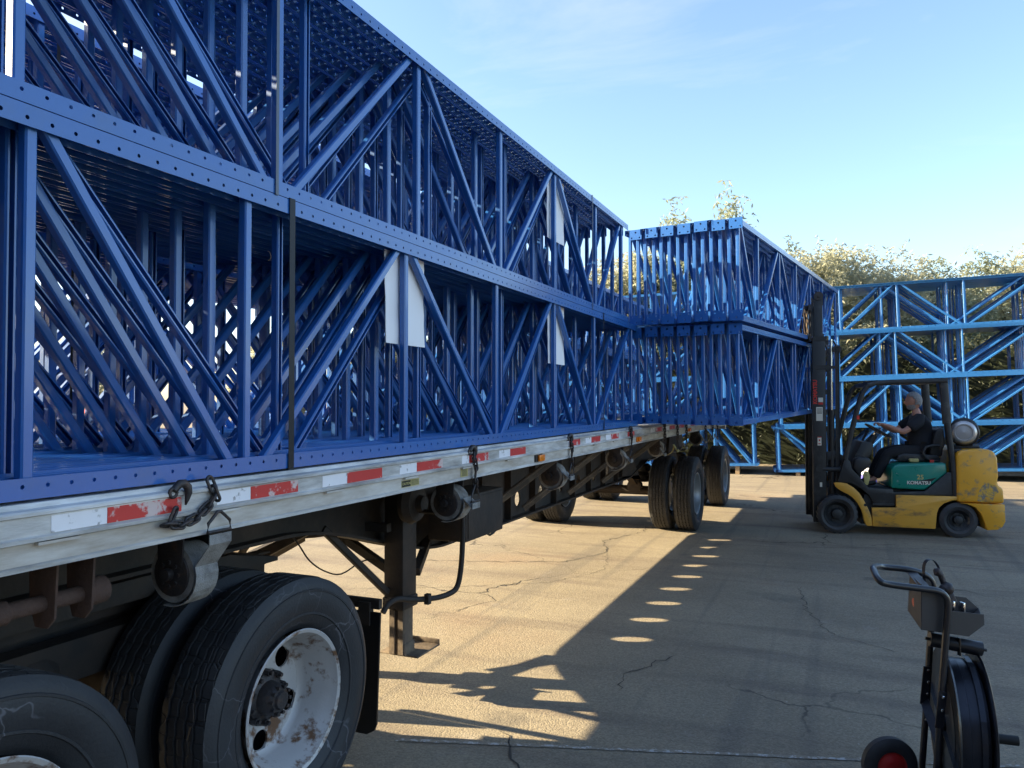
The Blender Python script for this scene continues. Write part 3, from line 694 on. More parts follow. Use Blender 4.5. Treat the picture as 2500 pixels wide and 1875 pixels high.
b = MB(); b.b2((-34.08, 3.9, 2.6), (-33.62, 26.1, 2.7)); part('coping', b, M['gauge'], wl)

WH = thing('shade_building', 'long brown building with dock doors behind the photographer, unseen, added to darken the load', 'building', (0, 0, 0))  # out of view; added to darken brace faces turned back along the trailer
b = MB(); b.b2((-30, -16, 0), (14, -9.0, 8.0)); part('wall', b, M['brown_wall'], WH)
b = MB(); b.b2((-30.2, -16.2, 8.0), (14.2, -8.8, 8.35)); part('parapet', b, M['iron'], WH)
for k in range(8):
    x = -26 + k * 5.0; b = MB(); b.b2((x, -9.0, 1.2), (x + 2.6, -8.93, 4.2))
    dr = part('dock_door', b, M['gauge'], WH); b = MB()
    for j in range(5): b.b2((x, -8.93, 1.2 + j * .6), (x + 2.6, -8.915, 1.2 + j * .6 + .03))
    part('door_rib', b, M['iron'], dr)
# ---------------------------------------------------------------- flatbed trailer
XR, XL = -1.93, -4.50; XC = (XR + XL) / 2; Y0, Y1 = .78, 14.25
TR = thing('flatbed_trailer', 'long weathered aluminium flatbed trailer carrying bundles of blue rack frames', 'trailer', (XC, 6, 0))
def tp(name, mb, m, parent=None, **k):
    o = part(name, mb, m, parent or TR, **k)
    if parent is None: o.location = (-XC, -6, 0)
    return o
prof = [(0.17, 1.540), (.035, 1.540), (.030, 1.527), (.002, 1.524), (-.003, 1.519), (-.003, 1.511), (.007, 1.507), (.007, 1.457), (-.003, 1.453), (-.003, 1.443), (.016, 1.438), (.016, 1.383), (.010, 1.379), (.010, 1.368), (.06, 1.364), (.06, 1.42), (.17, 1.42)]
for sgn, X in ((1, XR), (-1, XL)):
    b = MB(); b.prism([(X - sgn * x, z) for x, z in prof], Y0, Y1)
    tp('side_rail', b, M['alu'])
    b = MB(); b.prism([(X - sgn * x, z) for x, z in [(.0155, 1.4375), (.0145, 1.4375), (.0145, 1.384), (.0155, 1.384)]], Y0, Y1)
    tp('lower_fascia', b, M['alu_low'])
k = 0
xw = (XR - .17) - (XL + .17)
for i in range(12):     # deck planks
    a = XL + .171 + xw * i / 12; c = a + xw / 12 - .006
    b = MB(); b.b2((a, Y0, 1.505), (c, Y1, 1.5395)); tp('deck_plank', b, M['deck'])
b = MB(); b.b2((XL + .02, Y1, 1.30), (XR - .02, Y1 + .08, 1.54)); tp('rear_bolster', b, M['alu_low'])
for y0, y1, c in [(1.40, 1.57, 'w'), (1.57, 1.84, 'r'), (1.99, 2.15, 'w'), (2.15, 2.41, 'r'), (2.56, 2.73, 'w'), (2.73, 3.0, 'r'), (3.15, 3.31, 'w'), (3.31, 3.58, 'r'), (3.80, 3.89, 'w'),
                  (3.89, 4.15, 'r'), (4.30, 4.47, 'w'), (4.47, 4.73, 'r'), (5.57, 5.62, 'w'), (5.62, 5.88, 'r'), (6.02, 6.18, 'w'), (6.18, 6.44, 'r'), (6.61, 6.77, 'w'), (6.77, 7.03, 'r'),
                  (7.36, 7.63, 'r'), (8.33, 8.53, 'w'), (8.6, 8.91, 'r'), (9.1, 9.3, 'w'), (9.35, 9.65, 'r'), (9.95, 10.25, 'r'), (10.5, 10.7, 'w'), (10.75, 11.05, 'r'), (11.5, 11.8, 'r'), (12.3, 12.6, 'w'), (12.7, 13.0, 'r')]:
    b = MB(); b.b2((XR - .0068, y0 + .001, 1.459), (XR - .0056, y1 - .001, 1.504)); tp('reflective_tape', b, M['tape_r' if c == 'r' else 'tape_w'])
for y in np.arange(1.42, 14, .61):     # stake pocket tabs under the lip
    b = MB(); b.b2((XR - .014, y - .06, 1.432), (XR + .003, y + .06, 1.4395)); tp('pocket_tab', b, M['alu_low'])
for y in (4.99, 7.81, 10.66, 13.95):
    b = MB(); b.b2((XR - .014, y - .085, 1.388), (XR - .004, y + .085, 1.436)); l = tp('marker_light', b, M['blk'] if y < 6 else M['amber'])
    b = MB(); b.b2((XR - .0038, y - .045, 1.390), (XR + .012, y + .06, 1.434)); tp('amber_lens', b, M['amber'], l, bevel=.004)
b = MB(); b.b2((XR - .0145, 3.18, 1.392), (XR - .0125, 3.345, 1.425)); s_ = tp('caution_sticker', b, M['sticker_y'])
b = MB(); b.b2((XR - .0124, 3.183, 1.394), (XR - .0118, 3.262, 1.423)); tp('black_panel', b, M['blk'], s_)
o = link('lettering', textmesh('CAUTION', .017, M['sticker_y'], .0004, .0004), s_, (XR - .0114, 3.2225, 1.4085), (PI / 2, 0, PI / 2))
for k_ in range(5):
    b = MB(); b.b2((XR - .0124, 3.268, 1.397 + k_ * .0055), (XR - .012, 3.34, 1.399 + k_ * .0055)); tp('print_line', b, M['blk'], s_)
b = MB(); b.b2((XR - .0145, 3.80, 1.386), (XR - .0125, 3.885, 1.436)); s2 = tp('yellow_sticker', b, M['sticker_y'])
for k_ in range(7):
    b = MB(); b.b2((XR - .0124, 3.808, 1.391 + k_ * .006), (XR - .012, 3.876, 1.3935 + k_ * .006)); tp('print_line', b, M['blk'], s2)
# cross members
for y in np.arange(.9, 14.1, .45):
    b = MB(); b.b2((XL + .06, y - .025, 1.405), (XR - .06, y + .025, 1.409)); b.b2((XL + .06, y - .003, 1.409), (XR - .06, y + .003, 1.50)); tp('cross_member', b, M['black_frame'])
# main beams: shallow neck, deep web with round holes
def zbot(y):
    if y < 3.1: return 1.13
    if y < 4.85: q = (y - 3.1) / 1.75; return 1.13 - .33 * (3 * q * q - 2 * q ** 3)
    if y < 9.6: return .80
    if y < 10.6: return .80 + .15 * (y - 9.6)
    return .95
for X, nm in ((-2.66, 'r'), (-3.68, 'l')):
    b = MB(); ys = [Y0 + .1 + i * .1 for i in range(int((4.9 - Y0 - .1) / .1) + 1)]; ys[-1] = 4.8825
    b.prism([(y, zbot(y)) for y in ys] + [(ys[-1], 1.404), (ys[0], 1.404)], X - .006, X + .006, 'x')
    p = .565
    for k in range(9):
        ya = 4.8825 + k * p; b.holecell((X - .006, 0, 0), (0, 1, 0), (0, 0, 1), (ya, .80, ya + p, 1.12), (ya + p / 2, .94), .064, .012)
    ye = 4.8825 + 9 * p; b.b2((X - .006, 4.8825, 1.12), (X + .006, ye, 1.404)); b.prism([(ye, .80), (10.9, .95), (13.9, .95), (13.9, 1.404), (ye, 1.404)], X - .006, X + .006, 'x')
    tp('beam_web', b, M['black_frame'])
    b = MB(); P = [(y, zbot(y)) for y in ys] + [(ye, .80), (10.9, .95), (13.9, .95)]
    b.prism([(y, z) for y, z in P] + [(y, z - .016) for y, z in P[::-1]], X - .075, X + .075, 'x'); tp('beam_flange', b, M['black_frame'])
    for k in range(9):
        y = 4.8825 + k * p; b = MB(); b.b2((X + .006, y - .005, .80), (X + .065, y + .005, 1.40)); tp('stiffener', b, M['black_frame'])
for y in (5.15, 6.35, 7.55, 8.75):    # outrigger struts
    b = MB(); b.bar((XR - .09, y + .42, 1.375), (-2.60, y - .05, .86), .055, .012, (0, 1, 0)); b.bar((XR - .09, y + .42, 1.385), (-2.60, y - .05, .87), .012, .05, (0, 1, 0)); tp('outrigger_strut', b, M['brace_tan'])
    b = MB(); b.bar((-4.41, y + .42, 1.375), (-3.75, y - .05, .86), .055, .012, (0, 1, 0)); tp('outrigger_strut', b, M['brace_tan'])
# landing gear
for X in (-2.50, -3.84):
    sg = 1 if X > -3 else -1
    b = MB(); b.box((X, 4.08, .99), (.135, .16, .80)); b.box((X, 4.08, .585), (.15, .175, .07)); lg = tp('landing_leg', b, M['black_frame'], bevel=.008)
    b = MB(); b.box((X, 4.095, .42), (.10, .10, .30)); b.box((X - .03, 4.038, .42), (.035, .012, .295)); b.box((X + .03, 4.038, .42), (.035, .012, .295)); tp('inner_leg', b, M['brace_tan'], lg)
    b = MB(); b.box((X, 4.20, .262), (.27, .28, .012)); b.box((X, 4.33, .28), (.27, .012, .035)); b.box((X, 4.10, .30), (.11, .12, .07)); tp('foot_pad', b, M['brace_tan'], lg, bevel=.003)
    b = MB(); b.bar((X - .04 * sg, 3.99, .655), (-2.66 if sg > 0 else -3.68, 3.52, 1.10), .042, .042, (0, 0, 1), .008); tp('leg_strut', b, M['black_frame'])
    b = MB(); b.bar((X, 4.27, .72), (-2.66 if sg > 0 else -3.68, 4.72, .86), .05, .05); tp('leg_strut', b, M['black_frame'])
    b = MB(); b.bar((X, 4.20, .66), (-3.17, 4.20, 1.0), .05, .05); tp('leg_strut', b, M['black_frame'])
for p0, p1 in (((-3.72, 4.18, .90), (-3.72, 3.84, .66)), ((-3.72, 4.68, .785), (-3.72, 3.95, .64))):
    b = MB(); b.bar(p0, p1, .055, .055, (0, 0, 1), .008); tp('leg_strut', b, M['brace_tan'])
b = MB(); b.bar((-2.5, 3.95, 1.05), (-3.84, 3.95, 1.05), .05, .05); b.bar((-2.45, 4.2, 1.2), (-3.9, 4.2, 1.2), .03, .03); tp('cross_shaft', b, M['black_frame'])
b = MB(); b.lathe([(0, .0), (0, .115), (.035, .125), (.075, .105), (.085, .05), (.12, .045), (.12, 0)], (-2.40, 3.99, 1.20), 'x', 28); gb = tp('gearbox', b, M['black_frame'], smooth=40)
b = MB(); b.cyl((-2.31, 3.99, 1.155), (-2.16, 3.98, 1.155), .013); tp('crank_shaft', b, M['black_frame'], gb)
b = MB(); b.tube(smooth_path([(-2.20, 4.33, 1.08), (-2.20, 4.33, .95), (-2.20, 4.31, .78), (-2.21, 4.28, .66), (-2.23, 4.22, .625), (-2.27, 4.10, .62), (-2.33, 3.95, .64), (-2.37, 3.84, .665), (-2.39, 3.77, .65), (-2.40, 3.73, .61)]), .017, 10); tp('crank_handle', b, M['black_frame'], smooth=60)
b = MB(); b.box((-2.28, 4.03, .63), (.03, .035, .06)); tp('crank_clip', b, M['black_frame'])
# toolbox, plate at the neck, thin cable
b = MB(); b.b2((-2.50, 4.42, .90), (-2.22, 5.0, 1.20)); tb = tp('tool_box', b, M['black_frame'], bevel=.01)
b = MB(); b.b2((-2.219, 4.44, .92), (-2.214, 4.98, 1.18)); tp('lid', b, M['black_frame'], tb, bevel=.002)
b = MB(); b.tube(smooth_path([(-2.75, 3.35, 1.10), (-2.74, 3.42, 1.02), (-2.73, 3.50, .92), (-2.72, 3.62, .84), (-2.72, 3.78, .79), (-2.7, 3.95, .83), (-2.7, 4.1, .82)]), .0045, 6); tp('hanging_cable', b, M['blk'])
b = MB(); b.tube([(-2.3, 4.85, .90), (-2.3, 4.95, .86), (-2.3, 5.0, .865), (-2.3, 5.12, .90)], .008, 6); tp('hanging_cable', b, M['blk'])
b = MB(); b.prism([(.85, 1.13), (1.0, 1.10), (2.6, 1.10), (2.9, 1.10), (2.9, 1.13)], -3.6, -2.74, 'x'); b.lathe([(0, 0), (0, .42), (.10, .40), (.13, .3)], (-3.17, 2.0, .99), 'z', 36)
tp('kingpin_plate', b, M['black_frame'])
b = MB(); b.lathe([(-.45, 0), (-.45, .13), (-.40, .17), (.40, .17), (.45, .13), (.45, 0)], (-3.17, 5.7, 1.12), 'x', 28); tp('air_tank', b, M['black_frame'], smooth=50)

# wheels -----------------------------------------------------------
def disc_with_holes(b, a, r0, r1, nh, rh, rc, t):    # annular disc in the yz plane at x=a, nh round hand holes
    for k in range(nh):
        q0, q1 = 2 * PI * k / nh, 2 * PI * (k + 1) / nh; qm = (q0 + q1) / 2; c = Vector((0, math.cos(qm) * rc, math.sin(qm) * rc)); ob = []
        S = 8
        for i in range(S): ob.append((r1, q0 + (q1 - q0) * i / S))
        for i in range(3): ob.append((r1 + (r0 - r1) * i / 3, q1))
        for i in range(S): ob.append((r0, q1 + (q0 - q1) * i / S))
        for i in range(3): ob.append((r0 + (r1 - r0) * i / 3, q0))
        O = [Vector((0, math.cos(q) * r, math.sin(q) * r)) for r, q in ob]
        I = [c + (o - c).normalized() * rh for o in O]; n = len(O)
        for x, _ in ((a, 0), (a + t, 1)):
            i = b.pts([(x, p.y, p.z) for p in O] + [(x, p.y, p.z) for p in I])
            for j in range(n): l = (j + 1) % n; b.face((i + j, i + l, i + n + l, i + n + j))
        i = b.pts([(a, p.y, p.z) for p in I] + [(a + t, p.y, p.z) for p in I])
        for j in range(n): l = (j + 1) % n; b.face((i + j, i + l, i + n + l, i + n + j))
def tyre_meshes(R_, W_, rim, ngroove=4):
    h = W_ / 2; tw = h * .80
    # sidewall profile from bead to shoulder, both sides
    out = [(h * .62, rim), (h * .80, rim + .03), (h * .97, rim + (R_ - rim) * .42), (h * 1.0, rim + (R_ - rim) * .58), (h * .955, rim + (R_ - rim) * .80), (h * .90, R_ - .028), (tw, R_ - .006)]
    sw = []
    for s in (-1, 1):
        b = MB(); fine = []
        for i in range(len(out) - 1):
            for q in (0, .5): fine.append((out[i][0] + (out[i + 1][0] - out[i][0]) * q, out[i][1] + (out[i + 1][1] - out[i][1]) * q))
        fine.append(out[-1]); b.lathe([(s * a, r) for a, r in fine], n=72)
        for rr_ in (rim + (R_ - rim) * .30, rim + (R_ - rim) * .74):   # moulded rings
            ax = np.interp(rr_, [p[1] for p in out], [p[0] for p in out]); b.lathe([(s * (ax - .004), rr_ - .008), (s * (ax + .0035), rr_ - .004), (s * (ax + .0035), rr_ + .004), (s * (ax - .004), rr_ + .008)], n=72)
        sw.append(b.mesh('sidewall', M['sidewall'], 50))
    b = MB(); pr = [(-tw, R_ - .006)]
    for k in range(ngroove):
        x = -tw + 2 * tw * (k + 1) / (ngroove + 1); pr += [(x - .007, R_), (x - .005, R_ - .008), (x + .005, R_ - .008), (x + .007, R_)]
    pr += [(tw, R_ - .006)]
    n = 96; rings = []
    for i, (a, r) in enumerate(pr):
        ps = []
        for j in range(n):
            q = 2 * PI * j / n; zz = .0035 * (1 if j % 2 else -1) if 0 < i < len(pr) - 1 else 0; rl = r - (.004 if (i in (0, len(pr) - 1) and j % 3 == 0) else 0)
            ps.append((a + zz, rl * math.cos(q), rl * math.sin(q)))
        rings.append(b.pts(ps))
    for i in range(len(rings) - 1):
        for j in range(n): b.face((rings[i] + j, rings[i] + (j + 1) % n, rings[i + 1] + (j + 1) % n, rings[i + 1] + j))
    return b.mesh('tread', M['tread'], 40), sw
def rim_mesh(rim, m, disc_x, lip_x, nh, rh):
    b = MB(); b.lathe([(lip_x, rim - .004), (lip_x + .008, rim + .008), (lip_x + .012, rim + .004), (lip_x + .006, rim - .010), (lip_x - .03, rim - .022), (lip_x - .06, rim - .04), (disc_x + .03, rim - .05), (disc_x + .008, rim - .062), (disc_x, rim - .075)], n=72)
    b.lathe([(disc_x, rim - .05), (-lip_x, rim - .02)], n=48)
    disc_with_holes(b, disc_x - .010, .12, rim - .075, nh, rh, (rim - .075 + .12) / 2 + .012, .010)
    b.lathe([(disc_x - .01, .12), (disc_x - .012, .02)], n=24)
    return b.mesh('rim', m, 35, weld=False)
def hub_mesh(x, r=.11, ln=.11):
    b = MB(); b.lathe([(x, r), (x + .02, r), (x + .03, r * .72), (x + ln * .8, r * .66), (x + ln, r * .5), (x + ln, 0)], n=28)
    b.lathe([(x + ln, .04), (x + ln + .012, .035), (x + ln + .012, 0)], n=12)
    for k in range(10):
        q = 2 * PI * k / 10; y, z = math.cos(q) * r * 1.05, math.sin(q) * r * 1.05; b.cyl((x - .005, y, z), (x + .035, y, z), .016, .015, 6); b.cyl((x + .03, y, z), (x + .05, y, z), .009, .009, 8)
        q += .31; y, z = math.cos(q) * r * .56, math.sin(q) * r * .56; b.cyl((x + ln - .012, y, z), (x + ln + .008, y, z), .008, .008, 6)
    return b.mesh('hub', M['iron'], 35)
TRD, SWL = tyre_meshes(.515, .275, .292); TRD2, SWL2 = tyre_meshes(.53, .275, .305)
RIMW = rim_mesh(.300, M['rim_w'], -.07, .105, 5, .046); RIMS = rim_mesh(.285, M['rim_s'], -.06, .105, 8, .03); HUB = hub_mesh(-.075, .10, .10)
def wheel(parent, off, x, y, z, rimm, face, hub=True, big=False):
    e = link('wheel', TRD2 if big else TRD, parent, (x - off[0], y - off[1], z), (R.uniform(0, 6), 0, 0 if face > 0 else PI))
    for s in (SWL2 if big else SWL): link('sidewall', s, e)
    link('rim', rimm, e)
    if hub: link('hub', HUB, e)
    return e
for y in (10.95, 13.72):
    for x, f, hb_ in ((-2.0, 1, True), (-2.34, -1, False), (-3.94, 1, False), (-4.28, -1, True)):
        wheel(TR, (XC, 6), x, y, .513, RIMS, f, hb_)
    b = MB(); b.cyl((-2.4, y, .52), (-3.9, y, .52), .065); tp('axle', b, M['black_frame'])
    for x in (-2.72, -3.58):
        b = MB(); b.cyl((x, y - .28, .60), (x, y - .10, .60), .10, .085); tp('brake_chamber', b, M['black_frame'], smooth=50)
        b = MB(); b.bar((x, y - .55, .80), (x, y, .55), .09, .10); tp('trailing_arm', b, M['black_frame'])
        b = MB(); b.lathe([(0, .09), (.03, .12), (.10, .12), (.13, .09), (.16, .12), (.23, .12), (.26, .09)], (x, y + .25, .62), 'z', 24); tp('air_spring', b, M['flap'])
    b = MB(); b.prism([(y - 1.1, 1.38), (y - .75, 1.0), (y - .35, .70), (y - .45, .78), (y - 1.35, .84)], -2.71, -2.60, 'x'); tp('hanger_bracket', b, M['black_frame'])
# winches -----------------------------------------------------------
def winch(y, strap=True):
    X = -2.09; z = 1.225
    b = MB(); 
    for s in (-1, 1): b.prism([(X - .06, 1.375), (X + .06, 1.375), (X + .05, z - .03), (X + .02, z - .06), (X - .03, z - .06), (X - .055, z)], y + s * .058 - .004, y + s * .058 + .004)
    b.b2((X - .065, y - .07, 1.363), (X + .075, y + .07, 1.376))
    wn = tp('strap_winch', b, M['rust'] if not strap else M['iron'], bevel=.002)
    b = MB()
    if strap:
        b.lathe([(-.051, 0), (-.051, .098), (.051, .100), (.051, 0)], (X, y, z), 'y', 36); tp('webbing_roll', b, M['web'], wn, smooth=40)
        b = MB(); b.lathe([(-.064, 0), (-.064, .05), (-.058, .075), (-.052, .078), (-.052, 0)], (X, y, z), 'y', 24)
        for k in range(8): q = k * PI / 4; b.cyl((X + .04 * math.cos(q), y - .063, z + .04 * math.sin(q)), (X + .04 * math.cos(q), y - .070, z + .04 * math.sin(q)), .008, .008, 8)
        b.cyl((X, y - .06, z), (X, y - .085, z), .022, .020, 14); tp('ratchet_cap', b, M['iron'], wn, smooth=40)
    else:
        b.cyl((X, y - .20, z + .01), (X, y + .09, z + .01), .024, .024, 16); b.cyl((X, y + .07, z + .01), (X, y + .13, z + .01), .042, .042, 18); b.cyl((X, y - .22, z + .01), (X, y - .17, z + .01), .030, .034, 10); tp('drum', b, M['rust'], wn, smooth=40)
for y in (2.0, 3.95, 5.66, 7.5, 9.3, 12.0): winch(y)
winch(1.55, False)

# chain-end winch straps hanging from the rub rail ------------------
def link_mesh():
    b = MB(); P = []
    for k in range(8): q = PI * k / 7; P.append((0, math.cos(q) * .012, .016 + math.sin(q) * .012))
    for k in range(8): q = PI + PI * k / 7; P.append((0, math.cos(q) * .012, -.016 + math.sin(q) * .012))
    b.tube(P, .0052, 8, True); return b.mesh('chain_link', M['iron'], 80)
LINK = link_mesh()
def hook_mesh():
    b = MB(); P = [(0, .0, .0), (.0, .010, .010), (.002, .022, .020), (.006, .036, .020), (.010, .047, .008), (.011, .050, -.010), (.010, .045, -.030), (.010, .038, -.048)]
    b.tube(P, [.012, .0125, .014, .0145, .0135, .0115, .008, .003], 10); b.tube([(0, -.002 + .014 * math.cos(q), -.006 + .014 * math.sin(q)) for q in [i * PI / 5 for i in range(10)]], .006, 8, True)
    return b.mesh('grab_hook', M['iron'], 80)
HOOK = hook_mesh()
def tie_down(y, label, path, hookp, ring_top, ring_w=.05, zring=None, sleeve=None, rollz=1.225, yy=None):
    t = thing('tie_down_strap', label, 'strap', (XR, y, 1.53), 0, 'chain-end straps hanging from the trailer rail')
    def L_(p): return Vector(p) - Vector((XR, y, 1.53))
    if hookp: link('grab_hook', HOOK, t, L_(hookp))
    P = [Vector(p) for p in path]; seg = []; tot = 0
    for a, c in zip(P[:-1], P[1:]): seg.append((a, c, (c - a).length)); tot += seg[-1][2]
    n = int(tot / .031)
    for k in range(n + 1):
        d = tot * k / max(1, n)
        for a, c, l in seg:
            if d <= l + 1e-6: break
            d -= l
        p = a + (c - a) * (d / l); dr = (c - a).normalized(); q = Vector((0, 0, 1)).rotation_difference(dr).to_euler()
        m = q.to_matrix() @ Matrix.Rotation((0 if k % 2 else PI / 2) + .4, 3, 'Z'); link('chain_link', LINK, t, L_(p), m.to_euler())
    rt = Vector(ring_top); zr = rt.z - .095 if zring is None else zring
    yc = rt.y if yy is None else yy
    b = MB(); b.tube([L_(rt + Vector((0, -.006, 0))), L_((rt.x, yc - .048, zr + .03)), L_((rt.x, yc - .052, zr)), L_((rt.x, yc + .052, zr)), L_((rt.x, yc + .048, zr + .03)), L_(rt + Vector((0, .006, 0)))], .0055, 8, True); part('triangle_ring', b, M['iron'], t, smooth=70)
    xo = rt.x; b = MB(); W = [L_((xo + .006, yc, zr - .008)), L_((xo + .006, yc, zr - .04))]; rr_ = .108
    X = -2.09
    for k in range(9):
        q = math.radians(18 - k * 15); W.append(L_((X + (rr_ + .012) * math.cos(q), yc, rollz + rr_ * math.sin(q))))
    b.strip(W, (0, .098, 0), .003); part('webbing', b, sleeve or M['web'], t)
    return t
tie_down(1.95, 'nearest chain-end strap, its hook over the red tape and chain sagging along the rail',
         [(XR + .005, 1.955, 1.532), (XR + .012, 1.965, 1.50), (XR + .012, 1.935, 1.465), (XR + .012, 1.89, 1.435), (XR + .012, 1.83, 1.418), (XR + .012, 1.775, 1.425), (XR + .012, 1.79, 1.452)], (XR + .002, 1.80, 1.527), (XR + .01, 1.985, 1.44), zring=1.375)
for y, lab in ((3.93, 'chain-end strap hanging over the yellow sticker, behind the landing leg'), (5.62, 'chain-end strap right of the first amber light, with pale worn webbing'), (7.44, 'chain-end strap just before the second amber light, below the end of the near load')):
    tie_down(y, lab, [(XR + .008, y, 1.525), (XR + .014, y - .015, 1.49), (XR + .012, y + .012, 1.43), (XR + .01, y + .005, 1.38), (XR + .008, y + .01, 1.34)], (XR + .003, y - .05, 1.527), (XR + .008, y + .01, 1.33), zring=1.24)
for y, lab, m_ in ((9.0, 'dark chain and strap hanging under the first swung-out foot plates', None), (9.75, 'chain strap with a yellow webbing end hanging over the trailer tyres', M['web_y']), (10.35, 'chain strap next right of the yellow webbing end, above the front trailer tyre', None),
                   (11.9, 'chain strap with a pale tail hanging between the two trailer axles', None), (12.6, 'chain strap above the gap between trailer tyres, second from the trailer end', None), (13.1, 'last chain strap before the trailer end, above the rearmost tyre', None)):
    tie_down(y, lab, [(XR + .008, y, 1.53), (XR + .012, y - .02, 1.46), (XR + .01, y, 1.40), (XR + .008, y + .01, 1.33)], (XR + .003, y - .05, 1.527), (XR + .008, y + .01, 1.31), sleeve=m_, zring=1.20)

# ---------------------------------------------------------------- tractor rear
TT = thing('semi_tractor', 'dark rear end of the highway tractor coupled under the trailer, with rusty white dual wheels', 'truck', (-3.17, 2.1, 0))
def kp(name, mb, m, **k): o = part(name, mb, m, TT, **k); o.location = (3.17, -2.1, 0); return o
for y in (2.68, 1.36):
    for x, f, hb_, rm in ((-2.265, 1, True, RIMW), (-2.605, -1, False, RIMW), (-3.75, 1, False, RIMW), (-4.09, -1, True, RIMW)): wheel(TT, (-3.17, 2.1), x, y, .518, rm, f, hb_, True)
    b = MB(); b.cyl((-2.6, y, .52), (-3.75, y, .52), .08); b.lathe([(-.2, .06), (-.1, .2), (.1, .2), (.2, .06)], (-3.17, y, .52), 'x', 24); kp('drive_axle', b, M['black_frame'], smooth=50)
for X in (-2.92, -3.42):
    b = MB(); b.b2((X - .004, -2.5, .72), (X + .004, 3.35, .98)); b.b2((X - .04, -2.5, .98), (X + .04, 3.35, .99)); b.b2((X - .04, -2.5, .71), (X + .04, 3.35, .72)); kp('frame_rail', b, M['black_frame'])
b = MB(); b.prism([(1.2, .99), (1.5, 1.06), (2.9, 1.06), (3.25, .99), (3.25, .97), (1.2, .97)], -3.6, -2.74, 'x'); kp('fifth_wheel', b, M['black_frame'])
for y in (1.75, 2.45):
    b = MB(); b.bar((-2.80, y - .35, .80), (-2.80, y + .35, .80), .09, .16); b.lathe([(0, .10), (.05, .13), (.18, .13), (.22, .1)], (-2.85, y + .2, .62), 'z', 20); kp('suspension', b, M['black_frame'])
b = MB(); b.prism([(.9, .75), (1.2, .98), (2.9, .98), (3.3, .80), (3.3, .74), (2.9, .90), (1.3, .90), (.95, .70)], -2.90, -2.86, 'x'); kp('side_plate', b, M['black_frame'])
b = MB(); b.prism([(-2.60, .06), (-2.31, .06), (-2.265, .085), (-2.25, .12), (-2.23, .70), (-2.87, .70), (-2.87, .09)], 3.44, 3.452); kp('mud_flap', b, M['flap'])
b = MB(); b.prism([(-4.05, .70), (-3.45, .70), (-3.45, .06), (-4.05, .06)], 3.44, 3.452); kp('mud_flap', b, M['flap'])
b = MB(); b.bar((-2.24, 3.46, .74), (-4.08, 3.46, .74), .03, .05); b.b2((-2.36, 3.43, .63), (-2.29, 3.47, .75)); b.bar((-2.92, 3.35, .80), (-2.92, 3.46, .74), .05, .05); kp('flap_bracket', b, M['black_frame'])

# unseen sleeper cab ahead of the load, added to darken the faces turned to it
b = MB(); b.prism([(-.25, .95), (-.25, 3.75), (-.55, 4.0), (-2.6, 4.0), (-3.6, 3.2), (-3.9, 2.2), (-5.6, 1.95), (-5.75, .6), (-3.6, .6), (-3.4, .95)], -4.38, -1.98, 'x'); kp('cab', b, M['cab_paint'], bevel=.06, bseg=3)
for X in (-4.30, -2.04):
    b = MB(); b.cyl((X, -.12, .9), (X, -.12, 3.9), .07, .07, 16); kp('exhaust_stack', b, M['rim_s'], smooth=50)
    s_x = 1 if X > -3 else -1
    b = MB(); b.cyl((X - .1 * s_x, -1.6, .75), (X - .1 * s_x, -.45, .75), .33, .33, 28); kp('fuel_tank', b, M['rim_s'], smooth=50)
    wheel(TT, (-3.17, 2.1), -2.15 if X > -3 else -4.19, -4.7, .518, RIMW, 1 if X > -3 else -1, True, True)
# ---------------------------------------------------------------- forklift (local: +x forward, +y its left side = camera side, z up)
FK = thing('forklift', 'worn yellow and green forklift truck lifting the upper bundle, driver seated', 'forklift', (-.16, 11.893, 0), math.radians(-170.04))
def fp(name, mb, m, parent=None, **k): return part(name, mb, m, parent or FK, **k)
def fwheel(x, y, r, w_, rim, lug):
    b = MB(); n = 48; h = w_ / 2; pr = [(-h * .8, rim), (-h, rim + (r - rim) * .4), (-h * .95, r - .03), (-h * .75, r), (h * .75, r), (h * .95, r - .03), (h, rim + (r - rim) * .4), (h * .8, rim)]
    ri = []
    for i, (a, q_) in enumerate(pr):
        ps = []
        for j in range(n):
            q = 2 * PI * j / n; rl = q_ - (lug if (2 <= i <= 5 and (j + (1 if i > 3 else 0)) % 2) else 0); ps.append((rl * math.cos(q), a, rl * math.sin(q)))
        ri.append(b.pts(ps))
    for i in range(len(ri) - 1):
        for j in range(n): b.face((ri[i] + j, ri[i] + (j + 1) % n, ri[i + 1] + (j + 1) % n, ri[i + 1] + j))
    me = b.mesh('tyre', M['rubber'], 30); e = link('wheel', me, FK, (x, y, r))
    b = MB(); s = 1 if y > 0 else -1
    b.lathe([(s * h * .8, rim), (s * (h * .8 + .008), rim - .004), (s * h * .5, rim - .03), (s * h * .2, rim - .05), (s * h * .2, rim * .45), (s * h * .75, rim * .38), (s * h * .85, rim * .2), (s * h * .85, 0)], (0, 0, 0), 'y', 32)
    for k in range(6): q = k * PI / 3; b.cyl((rim * .58 * math.cos(q), s * h * .2, rim * .58 * math.sin(q)), (rim * .58 * math.cos(q), s * h * .42, rim * .58 * math.sin(q)), .013, .013, 6)
    link('rim', b.mesh('rim', M['lblack'], 40), e)
for s in (1, -1): fwheel(.01, s * .42, .265, .20, .17, .014); fwheel(-1.485, s * .42, .232, .16, .14, .003)
b = MB(); b.cyl((.01, -.38, .265), (.01, .38, .265), .08); b.cyl((-1.485, -.38, .232), (-1.485, .38, .232), .06); fp('axle', b, M['lblack'])
